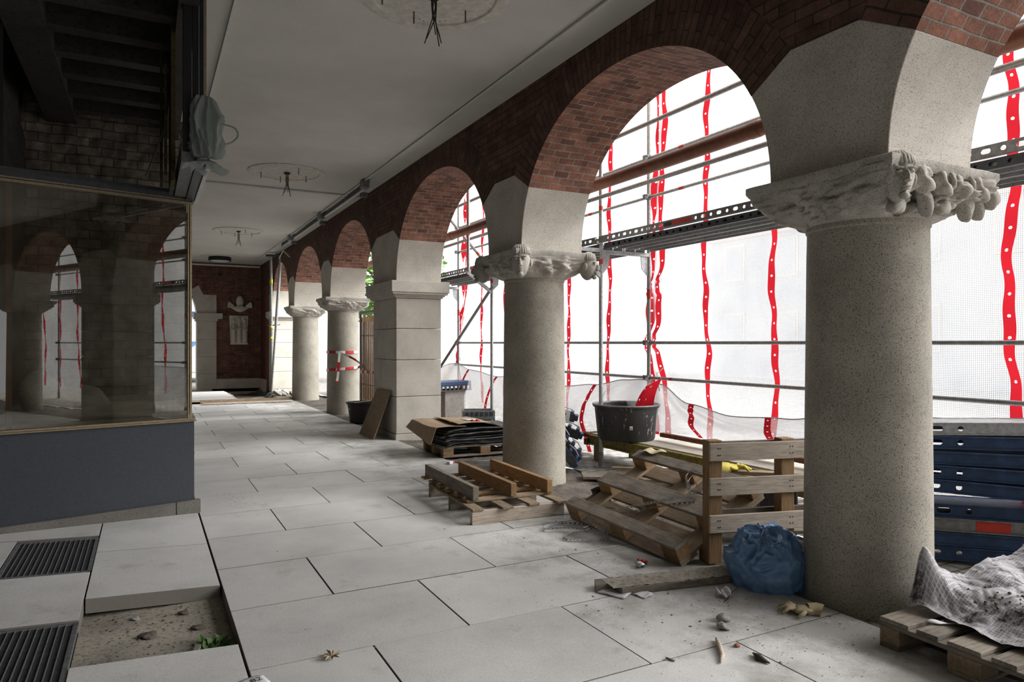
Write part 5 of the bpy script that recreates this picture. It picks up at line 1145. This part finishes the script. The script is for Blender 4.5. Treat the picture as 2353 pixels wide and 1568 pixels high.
tape('lower band of red and white tape running from column to gate',ring(.88,.98)+[(4.05,14.25,1.05),(4.1,13.9,1.08)])
tape('loose end of tape hanging down the column',[(3.62,14.70,1.29),(3.60,14.69,1.05),(3.58,14.68,.80),(3.55,14.66,.66)],.05)
tape('slanting tape from the upper band to the gate',[(3.64,14.69,1.28),(3.85,14.50,1.17),(3.98,14.22,1.03),(4.0,13.6,.9)],.045)
tape('short level tape stretched across the gate',[(3.92,14.25,.90),(3.90,13.4,.92),(3.9,12.5,.92)],.06)
t=thing('mesh_gate','tall galvanised gate backed with brown boards beside the pier','gate',(3.96,11.6,0))
g=G(); 
for y in (0.03,2.65): g.tube([(0,y,.02),(0,y,2.12)],.035,10)
g.tube([(0,.03,2.12),(0,2.65,2.12)],.035,10); g.tube([(0,.03,.12),(0,2.65,.12)],.03,10); g.build('gate_frame','galvanised',t,smooth=True,angle=40)
g=G()
for k in range(21): g.tube([(0,.1+k*.125,.35),(0,.1+k*.125,1.92)],.009,6)
for z in (.65,1.65): g.tube([(.012,.05,z),(.012,2.65,z)],.009,6)
g.build('gate_bars','galvanised',t,smooth=True)
for k in range(18): board('backing_board',1.85,.14,.02,'wood_warm',t,(.07,.12+k*.146,1.10),RY(PI/2)@RX(PI/2)@RX(PI/2)@RX(PI/2))
# ================================================================= far end: torn-up floor, duckboards, rubble
plank('pale board lying across the torn-up floor edge',(1.2,18.25,.03),(3.3,18.25,.03),.18,.03,'wood_pale')
t=thing('duckboard','pale wooden duckboard platform on the floor before the end wall','platform',(1.05,20.6,0.0))
g=G(); g.bb(-.8,1.05,-1.4,1.6,0,.05); g.build('platform_frame','wood_pale',t,bevel=.005)
for k in range(4): board('platform_panel',1.75,.70,.02,'white_paint',t,(.12,-1.0+k*.74,.063))
rr=random.Random(8)
for k in range(8):
    x,y=rr.uniform(3.35,4.3),rr.uniform(20.3,21.9); blob('rubble_chunk','pale block of rubble on the torn-up floor beside the props','rubble','stone_grey',(x,y,.05),(rr.uniform(.06,.16),rr.uniform(.05,.12),.07),.7)['group']='rubble blocks beside the steel props'
plank('timber edge board along the pit before the end wall',(1.2,19.0,.02),(3.5,19.0,.02),.06,.08,'wood_old')
for k,x in enumerate((.95,1.25,1.6,1.98,2.25)):
    g=G(); g.box((0,0,0),(.16,.30,.02)); o=g.build('paving_strip','floor_slab',None,bevel=.003); o.location=(x,18.2,-.005); tag(o,'short slab end projecting from the torn paving edge','slab','projecting slab ends at the torn paving edge')
# ================================================================= outside, beyond the arches
for k in range(6):
    c=('blue_plastic','steel_grey','red_plastic','red_plastic','paper','steel_dark')[5-k]
    labs=['dark case at the bottom of the far stack','white-lidded case second from the bottom of the far stack','lower red case in the far stack beyond the taped column','upper red case in the far stack beyond the taped column','grey case above the red ones in the far stack','blue case topping the far stack beyond the taped column']
    t=thing('tool_case',labs[k],'case',(6.15,19.9,.35+.19*k),.2); g=G(); g.bb(-.45,.45,-.3,.3,0,.17); g.build('case_body',c,t,bevel=.015); g=G(); g.bb(-.12,.12,-.33,-.30,.05,.12); g.bb(-.4,-.3,-.32,-.3,.08,.14); g.bb(.3,.4,-.32,-.3,.08,.14); g.build('case_latch','steel_dark',t,bevel=.003)
t=thing('stone_bench','rough stone block under the far stack of cases','stone',(6.15,19.9,0)); g=G(); g.bb(-.6,.6,-.45,.45,0,.34); g.build('block','stone_grey',t,bevel=.02)
pole('street_pole',(6.6,17.5,0),(6.6,17.5,4.5),.03,'galvanised','thin pole with a red mark beyond the farthest columns','pole',None,((2.2,.25),))['label']='thin pole with a red mark outside, seen between the columns'
pole('diagonal_brace',(6.6,17.5,2.3),(7.4,18.6,.5),.03,'galvanised','slanting strut outside between the taped and last columns','brace')
def tree(label,c,h,cr,seed):
    rr=random.Random(seed); t=thing('leafy_tree',label,'tree',(c[0],c[1],0)); g=G(); g.tube([(0,0,0),(.1,0,h*.3),(0,.1,h*.6)],[.2,.16,.1],10); 
    for k in range(5): a=k*1.3; g.tube([(0,.05,h*(.4+.04*k)),(cr*.5*math.cos(a),cr*.5*math.sin(a),h*.7)],[.07,.03],8)
    g.build('trunk','bark',t,smooth=True)
    g=G()
    for k in range(3200):
        v=Vector((rr.gauss(0,1),rr.gauss(0,1),rr.gauss(0,1))).normalized()*rr.uniform(.45,1)**.5; p=Vector((v.x*cr,v.y*cr,h*.68+v.z*cr*.9)); s_=rr.uniform(.10,.2); q=Matrix.Rotation(rr.uniform(0,6.28),3,'Z')@Matrix.Rotation(rr.uniform(0,3.1),3,'X')
        g.face([p+q@Vector((-s_,0,0)),p+q@Vector((0,-s_*.5,0)),p+q@Vector((s_,0,.03)),p+q@Vector((0,s_*.5,0))])
    g.build('foliage','leaf_green',t)
tree('green street tree outside, seen between taped column and pier',(8.3,26.5),6.2,2.4,1)
def house(label,x0,x1,y0,y1,h,mat,nf,nw):
    t=thing('town_house',label,'building',((x0+x1)/2,(y0+y1)/2,0)); X,Y=(x1-x0)/2,(y1-y0)/2
    g=G(); g.bb(-X,X,-Y,Y,0,h); g.build('facade',mat,t)
    g=G(); g.prism([(-X-.3,h),(X+.3,h),(0,h+2.5)],lambda a,b,d:(a,d,b),-Y,Y); g.build('roof','brick_chip',t)
    for i in range(nf):
        for j in range(nw):
            yy=-Y+(j+.5)*2*Y/nw; zz=1.2+i*3; f=G(); f.bb(-X-.06,-X+.02,yy-.6,yy+.6,zz,zz+1.6); fo_=f.build('window_frame','facade_beige',t); f=G(); f.bb(-X-.08,-X-.05,yy-.5,yy+.5,zz+.1,zz+1.5); f.build('window_pane','facade_grey',fo_)
house('beige town house across the street, seen faintly through the sheet',22,30,-4,9,7,'facade_beige',2,5)
house('grey town house across the street beside the beige one',23,31,10,24,6,'facade_grey',2,5)
# stuff seen through the opening at the left end
t=thing('parked_trailer','white and blue covered trailer outside the end opening','trailer',(.9,31,0)); g=G(); g.bb(-1.6,1.6,-2,2,.35,1.5); g.build('trailer_box','white_paint',t,bevel=.05); g=G(); g.prism([(-1.62,.5),(-.6,.5),(.9,1.5),(-.2,1.5)],lambda a,b,d:(a,d,b),-2.02,-1.98); g.bb(-1.65,1.65,-2.03,2.03,1.5,1.55); g.build('blue_cover','blue_film',t)
for x in (-1.3,1.3): g=G(); g.tube([(x,-.8,.3),(x,-.5,.3)],.3,20); g.build('trailer_wheel','black_rubber',t,smooth=True,angle=40)
g=G(); g.bb(-3,4.5,33,33.1,2.6,2.85); 
for x in (-2.9,4.4): g.bb(x-.05,x+.05,33,33.1,-.03,2.7)
o=g.build('crossbar_frame','blue_steel'); tag(o,'blue bar on posts crossing outside the end opening','frame')
